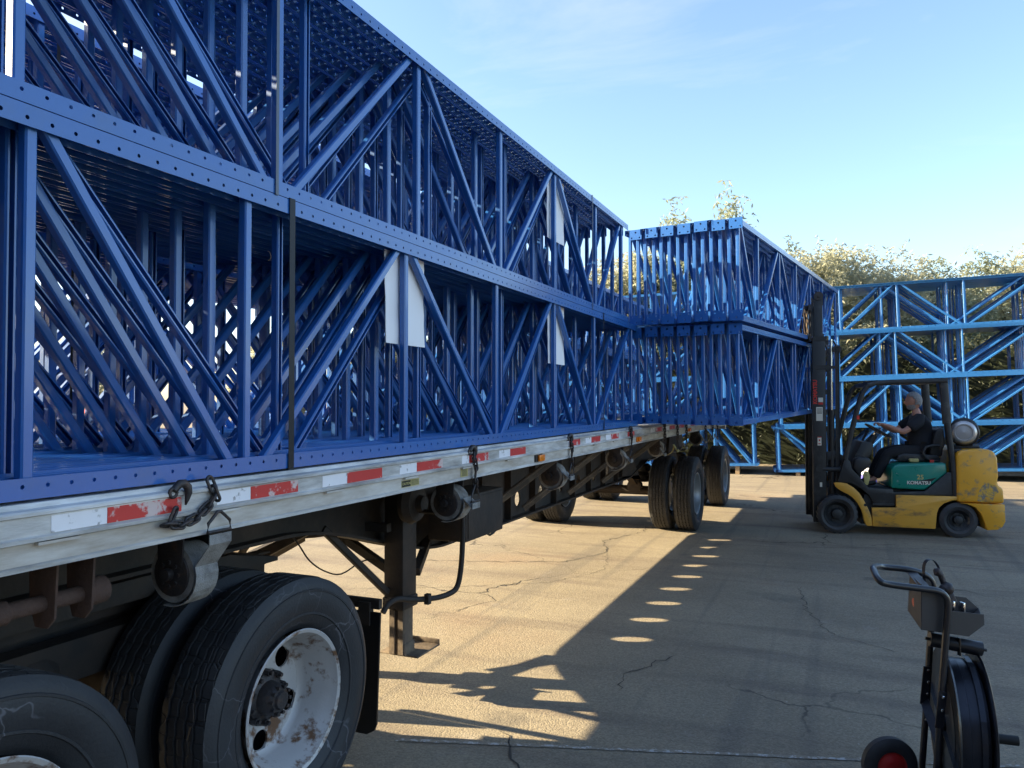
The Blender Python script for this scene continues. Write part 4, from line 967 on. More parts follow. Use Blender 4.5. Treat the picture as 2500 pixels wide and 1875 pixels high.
# yellow side panels
arc = [(.05, .69), (-.04, .695), (-.12, .68), (-.20, .63), (-.27, .56), (-.33, .46), (-.385, .34), (-.42, .24), (-.43, .12), (-.37, .115), (-.345, .14), (-.32, .20), (-.31, .28), (-.29, .34), (-.24, .43), (-.18, .50), (-.12, .54), (-.06, .57), (-.01, .60), (.03, .64)]
side = [(-.425, .365), (-.73, .375), (-.73, .545), (-1.47, .545), (-1.47, .50), (-1.40, .488), (-1.31, .45), (-1.25, .39), (-1.225, .32), (-1.205, .11), (-.435, .115)]
for s in (1, -1):
    y0, y1 = (s * .44, s * .50)
    b = MB(); b.prism(arc, min(y0, y1), max(y0, y1)); fp('fender', b, M['yellow'], bevel=.008)
    b = MB(); b.prism(side, min(y0, y1), max(y0, y1)); fp('side_panel', b, M['yellow'], bevel=.008)
b = MB(); b.cyl((-.345, .495, .40), (-.345, .503, .40), .02); fp('panel_hole', b, M['blk'])
b = MB(); b.prism([(-.30, .13), (-1.20, .13), (-1.24, .50), (-1.45, .54), (-.35, .54)], -.40, .40); b.prism([(.10, .40), (.10, .60), (-.05, .66), (-.30, .58), (-.30, .40)], -.30, .30); b.b2((.08, -.30, .20), (-.30, .30, .40)); fp('chassis', b, M['lblack'], bevel=.01)
# black base and cowl
base = [(.0, .70), (-.06, .90), (-.09, 1.0), (-.16, .99), (-.19, .88), (-.40, .625), (-.70, .62), (-.70, .575), (-1.09, .60), (-1.36, .85), (-1.47, .86), (-1.47, .55), (-.735, .545), (-.735, .40), (-.46, .40), (-.40, .53), (-.30, .62), (-.18, .685)]
for s in (1, -1):
    b = MB(); b.prism(base, min(s * .36, s * .47), max(s * .36, s * .47)); fp('frame_cowl', b, M['lblack'], bevel=.008)
b = MB(); b.b2((-.70, -.42, .585), (-.36, .42, .62)); b.prism([(-.36, .6), (-.20, .86), (-.14, .86), (-.02, .62)], -.36, .36); fp('floor_plate', b, M['lblack'])
b = MB(); b.b2((-.70, .40, .40), (-.44, .49, .425)); b.b2((-.70, .41, .425), (-.47, .425, .56)); fp('step', b, M['lblack'])
b = MB(); b.prism([(-.35, .62), (-.20, .88), (-.26, 1.03), (-.36, 1.25), (-.52, 1.22), (-.49, 1.05), (-.36, .95)], -.36, .22); fp('dashboard', b, M['lblack'], bevel=.03)
b = MB(); b.prism([(-.21, .88), (-.23, 1.01), (-.30, 1.04), (-.42, 1.03), (-.45, .97), (-.40, .90), (-.28, .79)], .24, .43); fp('side_cover', b, M['vinyl'], bevel=.03)
# green hood
b = MB(); b.prism([(-.68, .625), (-.68, .88), (-.72, .935), (-.80, .955), (-1.17, .975), (-1.36, .98), (-1.37, .845), (-1.13, .64), (-1.09, .612)], -.445, .445); hd = fp('engine_hood', b, M['green'], bevel=.028, bseg=3)
b = MB(); b.prism([(-.86, .70), (-1.02, .735), (-1.24, .785), (-1.14, .70), (-1.02, .685)], .4455, .447); fp('swoosh', b, M['blk'], hd)
link('lettering', textmesh('KOMATSU', .062, M['gauge'], .0008, .0022), hd, (-1.02, .4478, .708), (PI / 2, 0, PI))
link('number', textmesh('25', .085, M['sticker_y'], .0008, .002), hd, (-1.04, .4476, .783), (PI / 2, 0, PI))
# counterweight
cw = [(-1.462, 1.10), (-1.50, 1.14), (-1.56, 1.165), (-1.84, 1.175), (-1.91, 1.14), (-1.945, 1.06), (-1.955, .82), (-1.94, .74), (-1.96, .70), (-2.01, .66), (-2.02, .47), (-1.462, .475)]
b = MB(); b.prism(cw, -.52, .52); fp('counterweight', b, M['yellow_cw'], bevel=.035, bseg=3)
lo = [(-1.50, .462), (-2.02, .458), (-2.025, .24), (-1.99, .17), (-1.93, .13), (-1.81, .12), (-1.785, .22), (-1.745, .33), (-1.68, .41), (-1.58, .452)]
b = MB(); b.prism(lo, -.52, .52); fp('counterweight_skirt', b, M['yellow_cw'], bevel=.02, bseg=2)
b = MB(); b.b2((-1.47, -.42, .14), (-1.90, .30, .44)); fp('rear_chassis', b, M['lblack'])
b = MB(); b.b2((-1.455, .30, 1.12), (-1.56, .44, 1.17)); fp('latch_block', b, M['vinyl'], bevel=.01)
# scraped bare patch low on the counterweight corner, rubbed edges
for s in (1, -1):
    b = MB(); b.prism([(-1.70, .50), (-1.72, .62), (-1.76, .70), (-1.83, .74), (-1.92, .70), (-1.95, .62), (-1.90, .58), (-1.88, .50), (-1.80, .56), (-1.76, .48)], min(s * .5195, s * .5210), max(s * .5195, s * .5210)); fp('scraped_patch', b, M['scrape'])
# gas tank
b = MB(); b.lathe([(-.36, 0), (-.36, .10), (-.33, .155), (-.28, .178), (.26, .178), (.31, .165), (.345, .135), (.352, .125), (.352, .105), (.33, .10), (.335, .05), (.34, 0)], (-1.70, .03, 1.385), 'y', 40); gt = fp('gas_tank', b, M['silver'], smooth=40)
b = MB(); b.lathe([(.14, .180), (.14, .186), (.20, .186), (.20, .180)], (-1.70, .0, 1.385), 'y', 40); fp('tank_strap', b, M['vinyl'], gt); b = MB(); b.lathe([(-.25, .180), (-.25, .186), (-.19, .186), (-.19, .180)], (-1.70, 0, 1.385), 'y', 40); fp('tank_strap', b, M['vinyl'], gt); b = MB()
b.lathe([(.305, .170), (.33, .184), (.35, .17)], (-1.70, .0, 1.385), 'y', 40); fp('tank_collar', b, M['vinyl'], gt)
b = MB(); b.b2((-1.88, -.28, 1.175), (-1.52, .32, 1.20)); b.b2((-1.80, .10, 1.19), (-1.76, .16, 1.24)); b.b2((-1.64, .10, 1.19), (-1.60, .16, 1.24)); b.b2((-1.80, -.25, 1.19), (-1.60, -.20, 1.25)); fp('tank_bracket', b, M['lblack'], gt)
b = MB(); b.tube([(-1.53, .33, 1.44), (-1.49, .36, 1.34), (-1.47, .36, 1.22), (-1.43, .33, 1.12)], .009, 8); fp('gas_hose', b, M['blk'], gt)
gc = Vector((-1.70, .03, 1.385)); gt.matrix_local = Matrix.Translation(gc) @ Matrix.Rotation(math.radians(-17), 4, 'Z') @ Matrix.Translation(-gc)
# overhead guard
for s in (1, -1):
    b = MB(); y = s * .43
    P = [(-.13, .92), (-.11, 1.02), (-.20, 1.42), (-.295, 1.80), (-.335, 1.92), (-.40, 2.01), (-.50, 2.045), (-.70, 2.06), (-1.38, 2.075)]
    for a, c in zip(P[:-1], P[1:]): b.bar((a[0], y, a[1]), (c[0], y, c[1]), .06, .075, (0, 1, 0), .01)
    b.bar((-1.335, y, 2.09), (-1.375, y, 1.50), .10, .06, (0, 1, 0), .01); b.bar((-1.375, y, 1.52), (-1.44, y, .95), .06, .10, (0, 0, 1), .01); b.bar((-1.43, y, 1.0), (-1.46, y, .55), .06, .12, (0, 0, 1), .01)
    fp('guard_leg', b, M['lblack'], smooth=50)
for k in range(7):
    x = -.52 - k * .125; b = MB(); b.bar((x, -.42, 2.062), (x, .42, 2.062), .03, .045, (0, 0, 1), .004); fp('guard_bar', b, M['lblack'])
b = MB(); b.bar((-.42, -.42, 2.02), (-.42, .42, 2.02), .05, .05); b.bar((-1.36, -.42, 2.08), (-1.36, .42, 2.08), .05, .05); fp('guard_cross_beam', b, M['lblack'])
b = MB(); b.lathe([(0, 0), (.0, .05), (.05, .055), (.07, .03), (.07, 0)], (-.36, .36, 1.84), 'x', 20); fp('work_light', b, M['lblack'])
b = MB(); b.box((-.27, .465, 1.58), (.035, .012, .05)); fp('red_tag', b, M['red'])
# mast
for s in (1, -1):
    y = s * .36
    b = MB(); b.b2((.13, y - .035, .13), (.30, y + .035, 2.69)); ms = fp('mast_rail', b, M['lblack'], bevel=.006)
    b = MB(); b.b2((.15, s * .30 - .022, .20), (.265, s * .30 + .022, 3.24)); fp('inner_mast_rail', b, M['lblack'], bevel=.004)
    b = MB(); b.cyl((.20, s * .27, 3.27), (.20, s * .33, 3.27), .062, .062, 24); b.cyl((.20, s * .25, 3.27), (.20, s * .345, 3.27), .018, .018, 12); b.b2((.14, s * .30 - .02, 3.14), (.26, s * .30 + .02, 3.26)); fp('chain_pulley', b, M['iron'], smooth=40)
    b = MB(); b.cyl((.045, s * .33, .35), (.045, s * .33, 1.62), .036, .036, 16); b.cyl((.045, s * .33, 1.60), (.045, s * .33, 1.68), .046, .046, 16); cy = fp('lift_cylinder', b, M['lblack'], smooth=50)
    b = MB(); b.cyl((.045, s * .33, 1.62), (.045, s * .33, 2.66), .018, .018, 14); fp('piston_rod', b, M['chrome'], cy, smooth=50)
    b = MB(); b.cyl((.27, s * .37, .865), (-.10, s * .37, .86), .032, .036, 14); b.cyl((-.02, s * .37, .862), (-.13, s * .37, .86), .045, .045, 14); b.cyl((.22, s * .33, .87), (.22, s * .405, .87), .05, .05, 16); fp('tilt_cylinder', b, M['lblack'], smooth=50)
for z in (.95, 1.42, 1.93, 2.27, 2.67):
    b = MB(); b.b2((.11, -.395, z - .035), (.125, .395, z + .035)); 
    if z in (2.27, 2.67): b.b2((.125, .385, z - .03), (.29, .40, z + .03)); b.b2((-.04, -.395, z - .035), (.11, -.38, z + .035)); b.b2((-.04, .38, z - .02), (.11, .395, z + .02)) if z == 2.27 else None
    fp('mast_crossbar', b, M['lblack'])
b = MB(); b.b2((.15, -.32, 3.10), (.165, .32, 3.20)); fp('inner_mast_crossbar', b, M['lblack'])
for s in (1, -1):
    b = MB(); b.b2((-.055, s * .34 - .03, .30), (-.035, s * .34 + .03, 2.55)); b.b2((-.055, s * .34 + .02, .30), (.0, s * .34 + .03, 2.55)); fp('hose_guide', b, M['lblack'])
    b = MB(); b.tube([(-.02, s * .36, .7), (-.02, s * .36, 2.3), (-.01, s * .36, 2.58), (.02, s * .35, 2.64)], .012, 8); fp('hydraulic_hose', b, M['blk'], smooth=60)
    b = MB(); b.cyl((-.03, s * .30, 2.52), (-.03, s * .37, 2.52), .055, .055, 20); b.cyl((-.03, s * .28, 2.52), (-.03, s * .385, 2.52), .015, .015, 10); fp('hose_pulley', b, M['iron'], smooth=40)
for y in (-.10, .02, .10):
    b = MB(); b.b2((.16, y - .012, .5), (.166, y + .012, 3.1)); fp('lift_chain', b, M['iron'])
for y in (-.04, .15):
    b = MB(); b.tube([(.11, y, .6), (.10, y, 2.5), (.12, y, 2.75), (.16, y, 2.8), (.17, y, 2.6)], .011, 8); fp('hydraulic_hose', b, M['blk'])
b = MB(); b.prism([(.12, 1.10), (.02, 1.12), (-.10, 1.05), (-.15, .94), (-.13, .86), (-.08, .85), (-.06, .96), (.0, 1.0), (.12, .98)], .30, .36); fp('mast_bracket', b, M['lblack'], bevel=.005)
b = MB(); b.b2((.17, .3955, 1.53), (.255, .397, 1.72)); st = fp('spec_plate', b, M['gauge'])
for k in range(5): b = MB(); b.b2((.18, .3971, 1.70 - k * .016), (.245, .3977, 1.693 - k * .016)); fp('print_line', b, M['blk'], st)
b = MB(); b.b2((.165, .3955, 1.79), (.225, .397, 1.85)); fp('warning_sticker', b, M['gauge']); b = MB(); b.b2((.165, .3972, 1.755), (.225, .3978, 1.785)); fp('red_sticker', b, M['hubred'])
b = MB(); b.b2((.19, .3955, 1.19), (.24, .397, 1.31)); s3 = fp('pictogram_sticker', b, M['gauge']); b = MB(); b.b2((.19, .3972, 1.298), (.24, .3978, 1.31)); b.b2((.205, .3972, 1.25), (.225, .3978, 1.275)); b.b2((.20, .3972, 1.205), (.232, .3978, 1.22)); fp('print', b, M['redpaint'], s3)
b = MB(); b.b2((.185, .3955, .62), (.215, .397, .68)); fp('small_sticker', b, M['gauge'])
link('lettering', textmesh('KOMATSU', .072, M['red'], .0008, .003), FK, (.265, .3962, 1.93), (PI / 2, -PI / 2, PI))
# carriage and forks
b = MB(); b.b2((.312, -.45, 3.06), (.347, .45, 3.14)); b.b2((.312, -.45, 2.64), (.347, .45, 2.72))
for y in (-.40, -.15, .15, .40): b.b2((.342, y - .025, 2.64), (.342, y + .025, 3.14))
fp('carriage', b, M['iron'], bevel=.004)
b = MB(); b.b2((.295, .20, 2.70), (.312, .347, 3.08)); b.b2((.295, -.347, 2.70), (.312, -.20, 3.08)); fp('carriage_roller_plate', b, M['lblack'])
for s in (1, -1):
    b = MB(); b.b2((.35, s * .27 - .05, 2.60), (.388, s * .27 + .05, 3.14)); b.prism([(.35, 2.60), (.388, 2.585), (1.42, 2.600), (1.44, 2.607), (1.42, 2.615), (.388, 2.625)], s * .27 - .05, s * .27 + .05); fp('fork', b, M['iron'], bevel=.003)
b = MB(); b.b2((.352, .35, 2.66), (.37, .43, 3.05)); fp('wooden_spacer', b, M['wood'])
# steering, seat
b = MB(); b.cyl((-.42, 0, 1.08), (-.585, 0, 1.345), .03, .025, 12); b.cyl((-.50, 0, 1.20), (-.57, 0, 1.32), .05, .045, 14); fp('steering_column', b, M['lblack'], smooth=50)
Rw = Matrix.Translation((-.615, 0, 1.385)) @ Matrix.Rotation(math.radians(-31), 4, 'Y'); b = MB(); b.T = Rw
b.tube([(.18 * math.cos(q), .18 * math.sin(q), 0) for q in [i * PI / 14 for i in range(28)]], .0125, 8, True)
for k in range(3): q = k * 2 * PI / 3 + .5; b.bar((0, 0, -.01), (.18 * math.cos(q), .18 * math.sin(q), 0), .025, .01)
b.cyl((0, 0, -.03), (0, 0, .015), .035, .03, 14); fp('steering_wheel', b, M['vinyl'], smooth=50)
b = MB(); b.prism([(-.80, 1.0), (-.84, .975), (-1.34, .985), (-1.36, 1.03), (-1.30, 1.07), (-.90, 1.09), (-.82, 1.06)], -.23, .23); se = fp('seat', b, M['vinyl'], bevel=.02)
b = MB(); b.prism([(-1.22, 1.08), (-1.30, 1.40), (-1.345, 1.44), (-1.40, 1.44), (-1.415, 1.30), (-1.38, 1.05), (-1.30, 1.03)], -.21, .21); fp('seat_back', b, M['vinyl'], se, bevel=.035, bseg=3)
b = MB(); b.tube([(-1.33, .25, 1.20), (-1.24, .26, 1.20), (-1.16, .27, 1.18), (-1.12, .27, 1.11), (-1.15, .27, 1.04), (-1.22, .26, 1.0), (-1.33, .25, .99)], .018, 10); fp('hip_rail', b, M['vinyl'], se, smooth=60)
b = MB(); b.box((-1.22, .30, .99), (.05, .03, .035)); fp('belt_buckle', b, M['red'], se)
b = MB(); b.box((-1.0, .30, 1.0), (.12, .05, .05)); tag(part('work_glove', b, M['web_y'], FK, bevel=.015), 'yellowish glove lying on the hood edge')
b = MB(); b.prism([(-.36, .66), (-.34, .80), (-.37, .85), (-.41, .84), (-.43, .76), (-.40, .66)], .37, .40); b.cyl((-.385, .395, .80), (-.385, .405, .80), .02, .02, 12); fp('pedal_bracket', b, M['sticker_y'], bevel=.004)
for y in (-.18, -.23, -.28): b = MB(); b.cyl((-.42, y, 1.15), (-.52, y, 1.36), .008); b.cyl((-.515, y, 1.35), (-.53, y, 1.385), .017, .014, 10); fp('control_lever', b, M['vinyl'])

# ---------------------------------------------------------------- driver
PS = thing('person', 'grey-haired bearded driver in black clothes seated on the forklift, hands on the steering wheel', 'person', (0, 0, 0))
MF = Matrix.Translation((-.16, 11.893, 0)) @ Matrix.Rotation(math.radians(-170.04), 4, 'Z')
PS.matrix_world = MF @ Matrix.Translation((-1.15, 0, 1.06))
def skinmesh(name, verts, edges, m, root=0, sub=2, parent=None):
    me = bpy.data.meshes.new(name); me.from_pydata([Vector(v[:3]) - Vector((-1.15, 0, 1.06)) for v in verts], edges, [])
    o = bpy.data.objects.new(name, me); COL.objects.link(o); md = o.modifiers.new('s', 'SKIN'); md.use_smooth_shade = True
    sv = me.skin_vertices[0].data
    for i, v in enumerate(verts):
        r = v[3]; sv[i].radius = r if isinstance(r, tuple) else (r, r); sv[i].use_root = (i == root)
    md2 = o.modifiers.new('u', 'SUBSURF'); md2.levels = sub; md2.render_levels = sub
    bpy.context.view_layer.update(); dg = bpy.context.evaluated_depsgraph_get()
    m2 = bpy.data.meshes.new_from_object(o.evaluated_get(dg)); bpy.data.objects.remove(o)
    m2.materials.clear(); m2.materials.append(m); m2.polygons.foreach_set('use_smooth', [True] * len(m2.polygons)); m2.name = name
    return link(name, m2, parent or PS)
hands = {1: (-.64, .15, 1.475), -1: (-.66, -.15, 1.455)}
V = [(-1.16, 0, 1.12, .09), (-1.18, 0, 1.28, .09), (-1.15, 0, 1.42, .09), (-1.13, 0, 1.54, .07), (-1.115, 0, 1.64, .056), (-1.10, 0, 1.72, .055)]; E_ = [(0, 1), (1, 2), (2, 3), (3, 4), (4, 5)]
ARM = {}
for s in (1, -1):
    i = len(V); V += [(-1.12, s * .17, 1.545, .05), (-.99, s * .235, 1.45, .048), (-.89, s * .235, 1.375, .044), (-.79, s * .20, 1.42, .036), (-.70, s * .165, 1.465, .026), (-.665, s * .155, 1.478, .024)]
    E_ += [(3, i)] + [(i + k, i + k + 1) for k in range(5)]
    j = len(V); V += [(-1.10, s * .10, 1.095, .07), (-.88, s * .14, 1.10, .06), (-.70, s * .15, 1.075, .052), (-.61, s * .15, .90, .045), (-.53, s * .15, .72, .036), (-.43, s * .15, .665, .034)]
    E_ += [(0, j)] + [(j + k, j + k + 1) for k in range(5)]
    h0 = V[i + 5]
    for f in range(4):       # fingers curled over the steering wheel rim
        n0 = len(V); yy = s * (.155 - .012) + (f - 1.5) * .019 * 1
        b0 = (-.645, yy, 1.487); V += [(-.63, yy, 1.492, .0095), (-.607, yy, 1.487, .0088), (-.598, yy, 1.468, .008), (-.610, yy, 1.452, .007)]
        E_ += [(i + 5, n0), (n0, n0 + 1), (n0 + 1, n0 + 2), (n0 + 2, n0 + 3)]
    n0 = len(V); yy = s * .155 - s * .048; V += [(-.66, s * .125, 1.468, .011), (-.642, yy, 1.456, .009)]; E_ += [(i + 5, n0), (n0, n0 + 1)]
skinmesh('body', V, E_, M['skin'])
V = [(-1.15, 0, 1.09, (.17, .17)), (-1.155, 0, 1.22, (.185, .18)), (-1.165, 0, 1.38, (.155, .175)), (-1.15, 0, 1.53, (.115, .13)), (-1.125, 0, 1.61, .072)]; E_ = [(0, 1), (1, 2), (2, 3), (3, 4)]
for s in (1, -1):
    i = len(V); V += [(-1.14, s * .175, 1.55, .092), (-1.01, s * .235, 1.465, .082), (-.955, s * .24, 1.42, .078)]; E_ += [(3, i), (i, i + 1), (i + 1, i + 2)]
skinmesh('t_shirt', V, E_, M['shirt'])
V = [(-1.17, 0, 1.09, .150)]; E_ = []
for s in (1, -1):
    j = len(V); V += [(-1.08, s * .10, 1.095, .108), (-.88, s * .14, 1.105, .092), (-.71, s * .15, 1.08, .078), (-.62, s * .15, .90, .070), (-.545, s * .15, .73, .066)]; E_ += [(0, j)] + [(j + k, j + k + 1) for k in range(4)]
skinmesh('trousers', V, E_, M['trousers'])
for s in (1, -1):
    skinmesh('shoe', [(-.56, s * .15, .685, (.05, .045)), (-.48, s * .155, .665, (.046, .04)), (-.38, s * .16, .655, (.04, .034))], [(0, 1), (1, 2)], M['shoe'])
# head: profile built from a deformed sphere, facing +x
bm = bmesh.new(); bmesh.ops.create_uvsphere(bm, u_segments=32, v_segments=24, radius=1)
for v in bm.verts:
    x, y, z = v.co; X = x * .104; Y = y * .082; Z = z * .124
    if z < -.1: Y *= 1 - .28 * (-z - .1); X = X * (1 - .10 * (-z)) + .012 * (-z)
    if x > .45 and z < .1:
        X += .006 * (1 - abs(y))
    nose = math.exp(-((y / .16) ** 2 + ((z + .10) / .18) ** 2)) * (x > 0); X += .026 * nose
    brow = math.exp(-((y / .55) ** 2 + ((z - .22) / .10) ** 2)) * (x > 0); X += .005 * brow
    eye = math.exp(-(((abs(y) - .36) / .15) ** 2 + ((z - .06) / .10) ** 2)) * (x > 0); X -= .008 * eye
    chin = math.exp(-((y / .4) ** 2 + ((z + .82) / .2) ** 2)) * (x > 0); X += .016 * chin
    mouth = math.exp(-((y / .3) ** 2 + ((z + .45) / .05) ** 2)) * (x > 0); X -= .005 * mouth
    v.co = (X, Y, Z)
me = bpy.data.meshes.new('head'); bm.to_mesh(me); me.materials.append(M['skin']); me.polygons.foreach_set('use_smooth', [True] * len(me.polygons))
hd_loc = Vector((-1.083, 0, 1.803)) - Vector((-1.15, 0, 1.06)); hh = link('head', me, PS, hd_loc, (0, math.radians(6), 0))
def shell(name, cond, off, m, rough=.004):
    b2 = bmesh.new(); b2.from_mesh(me); r2 = random.Random(4)
    bmesh.ops.delete(b2, geom=[f for f in b2.faces if not cond(f.calc_center_median())], context='FACES')
    bmesh.ops.subdivide_edges(b2, edges=b2.edges, cuts=1, use_grid_fill=True)
    for v in b2.verts: v.co += v.co.normalized() * (off + r2.uniform(-rough, rough) * .4)
    r = bmesh.ops.solidify(b2, geom=b2.faces, thickness=.006); m3 = bpy.data.meshes.new(name); b2.to_mesh(m3); m3.materials.clear(); m3.materials.append(m)
    m3.polygons.foreach_set('use_smooth', [True] * len(m3.polygons)); link(name, m3, hh)
shell('hair', lambda c: (c.z > .035 and c.x < .062 - .0 * c.z) and not (c.x > .02 and c.z < .055) or (c.x < -.005 and c.z > -.045) or (c.x < -.045 and c.z > -.07), .008, M['hair'])
shell('beard', lambda c: c.z < -.042 and c.x > .0 and not (abs(c.y) < .022 and -.056 < c.z < -.048), .003, M['hair'], .002)
for s in (1, -1):
    b = MB(); b.tube([(-.004, s * .076, .022), (-.016, s * .084, .016), (-.018, s * .085, -.004), (-.008, s * .080, -.024), (.0, s * .074, -.022)], .0065, 8); link('ear', b.mesh('ear', M['skin'], 80), hh)
    b = MB(); b.lathe([(-.009, 0), (-.006, .006), (0, .009), (.006, .006), (.009, 0)], (.079, s * .027, .008), 'x', 12); e = link('eye', b.mesh('eye', M['gauge'], 80), hh)
    b = MB(); b.lathe([(0, 0), (0, .004), (.0015, .003), (.002, 0)], (.0875, s * .027, .008), 'x', 10); link('iris', b.mesh('iris', M['blk'], 80), hh)
# ---------------------------------------------------------------- strapping cart (local x = to the right in view, y = away)
S_ = .001864
def q(px, py): return ((px - 2270) * S_, 1.81 - (py - 978) * S_)
def Q(px, y, py): return ((px - 1250) / 1878 * (3.5 + y) - 1.901, y, 1.81 - (py - 978) / 1878 * (3.5 + y))
a_ = math.radians(23.28)
CP = Vector((math.cos(a_), math.sin(a_), 0)) * 1.901 + Vector((-math.sin(a_), math.cos(a_), 0)) * 3.5
CT = thing('strapping_cart', 'black steel-strapping cart with tray, handle, wide reel and red-hubbed wheel', 'cart', (CP.x, CP.y, 0), a_)
def cp(name, mb, m, parent=None, **k): return part(name, mb, m, parent or CT, **k)
# uprights: near one carries the handle loop; far one behind
tn = [q(2238 + 12, 1950), q(2280, 1875), q(2287, 1790), q(2292, 1690), q(2300, 1560), q(2308, 1490), q(2306, 1455), q(2290, 1441)]
yn, yf = -.16, .14
P = [Q(2262, yn, 1990), Q(2276, yn, 1870), Q(2289, yn, 1700), Q(2303, yn, 1540), Q(2308, yn, 1478),
     Q(2302, yn, 1453), Q(2282, yn, 1440), Q(2240, yn, 1434), Q(2165, yn, 1424), Q(2141, yn, 1414),
     Q(2130, -.07, 1392), Q(2128, 0.0, 1384), Q(2140, yf - .03, 1381), Q(2160, yf, 1383), Q(2215, yf, 1389),
     Q(2255, yf, 1402), Q(2272, yf, 1425), Q(2272, yf, 1480), Q(2264, yf, 1560), Q(2254, yf, 1700), Q(2240, yf, 1870), Q(2232, yf, 1925)]
b = MB(); b.tube(smooth_path(P), .0145, 12); cp('tube_frame', b, M['cartblk'], smooth=70)
b = MB(); b.bar(Q(2222, yf - .01, 1396), Q(2256, yn + .01, 1436), .045, .004, (0, 0, 1)); cp('handle_plate', b, M['cart_tray'])
# tray of folded sheet: end, front, back, floor
def panel(name, pts, t=.003, m=None):
    P = [Vector(p) for p in pts]; nn = (P[1] - P[0]).cross(P[2] - P[0]).normalized() * t; b = MB(); n = len(P); i = b.pts(P + [p + nn for p in P])
    b.face([i + k for k in range(n)]); b.face([i + n + k for k in range(n)][::-1])
    for k in range(n): b.face((i + k, i + (k + 1) % n, i + n + (k + 1) % n, i + n + k))
    return cp(name, b, m or M['cart_tray'])
ya, yb = -.135, .13
panel('tray_end', [Q(2244, ya, 1534), Q(2245, ya, 1424), Q(2218, yb, 1400), Q(2212, yb, 1487)])
panel('tray_front', [Q(2244.5, ya, 1534), Q(2245.5, ya, 1426), Q(2300, ya, 1436), Q(2316, ya, 1488), Q(2395, ya, 1497), Q(2396, ya, 1522), Q(2358, ya, 1550)])
panel('tray_back', [Q(2213, yb, 1487), Q(2219, yb, 1402), Q(2262, yb, 1412), Q(2290, yb, 1448), Q(2352, yb, 1456), Q(2384, yb, 1484), Q(2366, yb, 1500)])
panel('tray_floor', [Q(2245, ya, 1533), Q(2357, ya, 1549), Q(2366, yb, 1499), Q(2213, yb, 1486)])
panel('tray_slope', [Q(2358, ya, 1549), Q(2395.5, ya, 1521), Q(2384, yb, 1483), Q(2367, yb, 1499)])
c0 = Vector(Q(2228, 0, 1468)); b = MB(); b.cyl(c0 + Vector((-.004, 0, 0)), c0 + Vector((.004, 0, 0)), .020, .020, 16); cp('red_emblem', b, M['hubred'])
# steel strap arch and tensioner in the tray
b = MB(); b.strip(smooth_path([Q(2252, .04, 1425), Q(2250, .04, 1385), Q(2258, .03, 1366), Q(2275, .02, 1367), Q(2292, .0, 1395), Q(2312, -.02, 1450), Q(2330, -.04, 1495)]), (.0, .024, 0), .0012); cp('strap_end', b, M['strapcoil'])
tl = MB(); tl.tube([Q(2277, -.02, 1392), Q(2283, -.02, 1393), Q(2292, -.03, 1402), Q(2300, -.035, 1425), Q(2306, -.04, 1445)], [.012, .022, .014, .013, .016], 14)
tl.lathe([(-.03, 0), (-.027, .014), (0, .029), (.02, .022), (.03, 0)], Q(2306, -.05, 1434), 'x', 18)
tool = thing('strap_tensioner', 'dark hand tensioner with knobbed lever resting in the cart tray', 'tool', (0, 0, 0)); tool.matrix_world = Matrix.Translation((CP.x, CP.y, 0)) @ Matrix.Rotation(a_, 4, 'Z')
part('lever', tl, M['iron'], tool, smooth=50)
b = MB(); b.bar(Q(2308, -.03, 1440), Q(2330, -.05, 1490), .035, .022, (0, 1, 0), .004); b.box(Q(2330, -.05, 1500), (.07, .06, .035)); part('tool_body', b, M['iron'], tool, bevel=.004)
b = MB(); b.box(Q(2320, -.085, 1478), (.012, .02, .05)); b.box(Q(2343, -.06, 1482), (.012, .03, .055)); part('jaw', b, M['chrome'], tool, bevel=.003)
# reel
Rr = .335; cz = .345; ax = Matrix.Rotation(math.radians(-18.5), 4, 'Z')
rl = MB(); rl.T = Matrix.Translation((Q(2336, 0, 0)[0], .0, cz)) @ ax
FL = []
for sx in (-1, 1):
    f = MB(); f.T = rl.T
    f.lathe([(sx * .066, .05), (sx * .066, Rr - .015), (sx * .072, Rr - .004), (sx * .069, Rr), (sx * .061, Rr - .006), (sx * .061, .05)], n=64); cp('reel_flange', f, M['cartblk'], smooth=40)
f = MB(); f.T = rl.T; f.lathe([(-.058, Rr - .07), (-.056, Rr - .045), (-.02, Rr - .040), (-.018, Rr - .043), (.02, Rr - .042), (.022, Rr - .046), (.054, Rr - .05), (.058, Rr - .08)], n=64); cp('strap_coil', f, M['strapcoil'], smooth=30)
f = MB(); f.T = rl.T
for t0 in (.030,):
    for k in range(40): pass
f.strip([(.028, (Rr - .030) * math.cos(w_), (Rr - .030) * math.sin(w_)) for w_ in [math.radians(75 + i * 8) for i in range(18)]], (.022, 0, 0), .001); cp('loose_strap', f, M['strapcoil'])
f = MB(); f.T = rl.T; f.lathe([(-.09, 0), (-.09, .03), (.09, .03), (.09, 0)], n=24); f.lathe([(-.068, .22), (-.070, .10), (-.068, .05)], n=32)
for k in range(4): w_ = k * PI / 2 + .3; f.bar((-.069, .05 * math.cos(w_), .05 * math.sin(w_)), (-.069, .30 * math.cos(w_), .30 * math.sin(w_)), .004, .03, (1, 0, 0))
cp('reel_hub', f, M['cartblk'], smooth=40)
f = MB(); f.T = rl.T; f.cyl((.07, -.02, -.03), (.215, -.02, -.03), .017, .017, 16); f.cyl((.13, -.02, -.03), (.218, -.02, -.03), .021, .021, 16); cp('crank_grip', f, M['blk'], smooth=40)
b = MB(); b.cyl(Q(2262, .02, 1556), Q(2388, -.03, 1580), .032, .032, 24); b.cyl(Q(2252, .025, 1554), Q(2400, -.036, 1583), .007, .007, 10); cp('guide_roller', b, M['cartblk'], smooth=40)
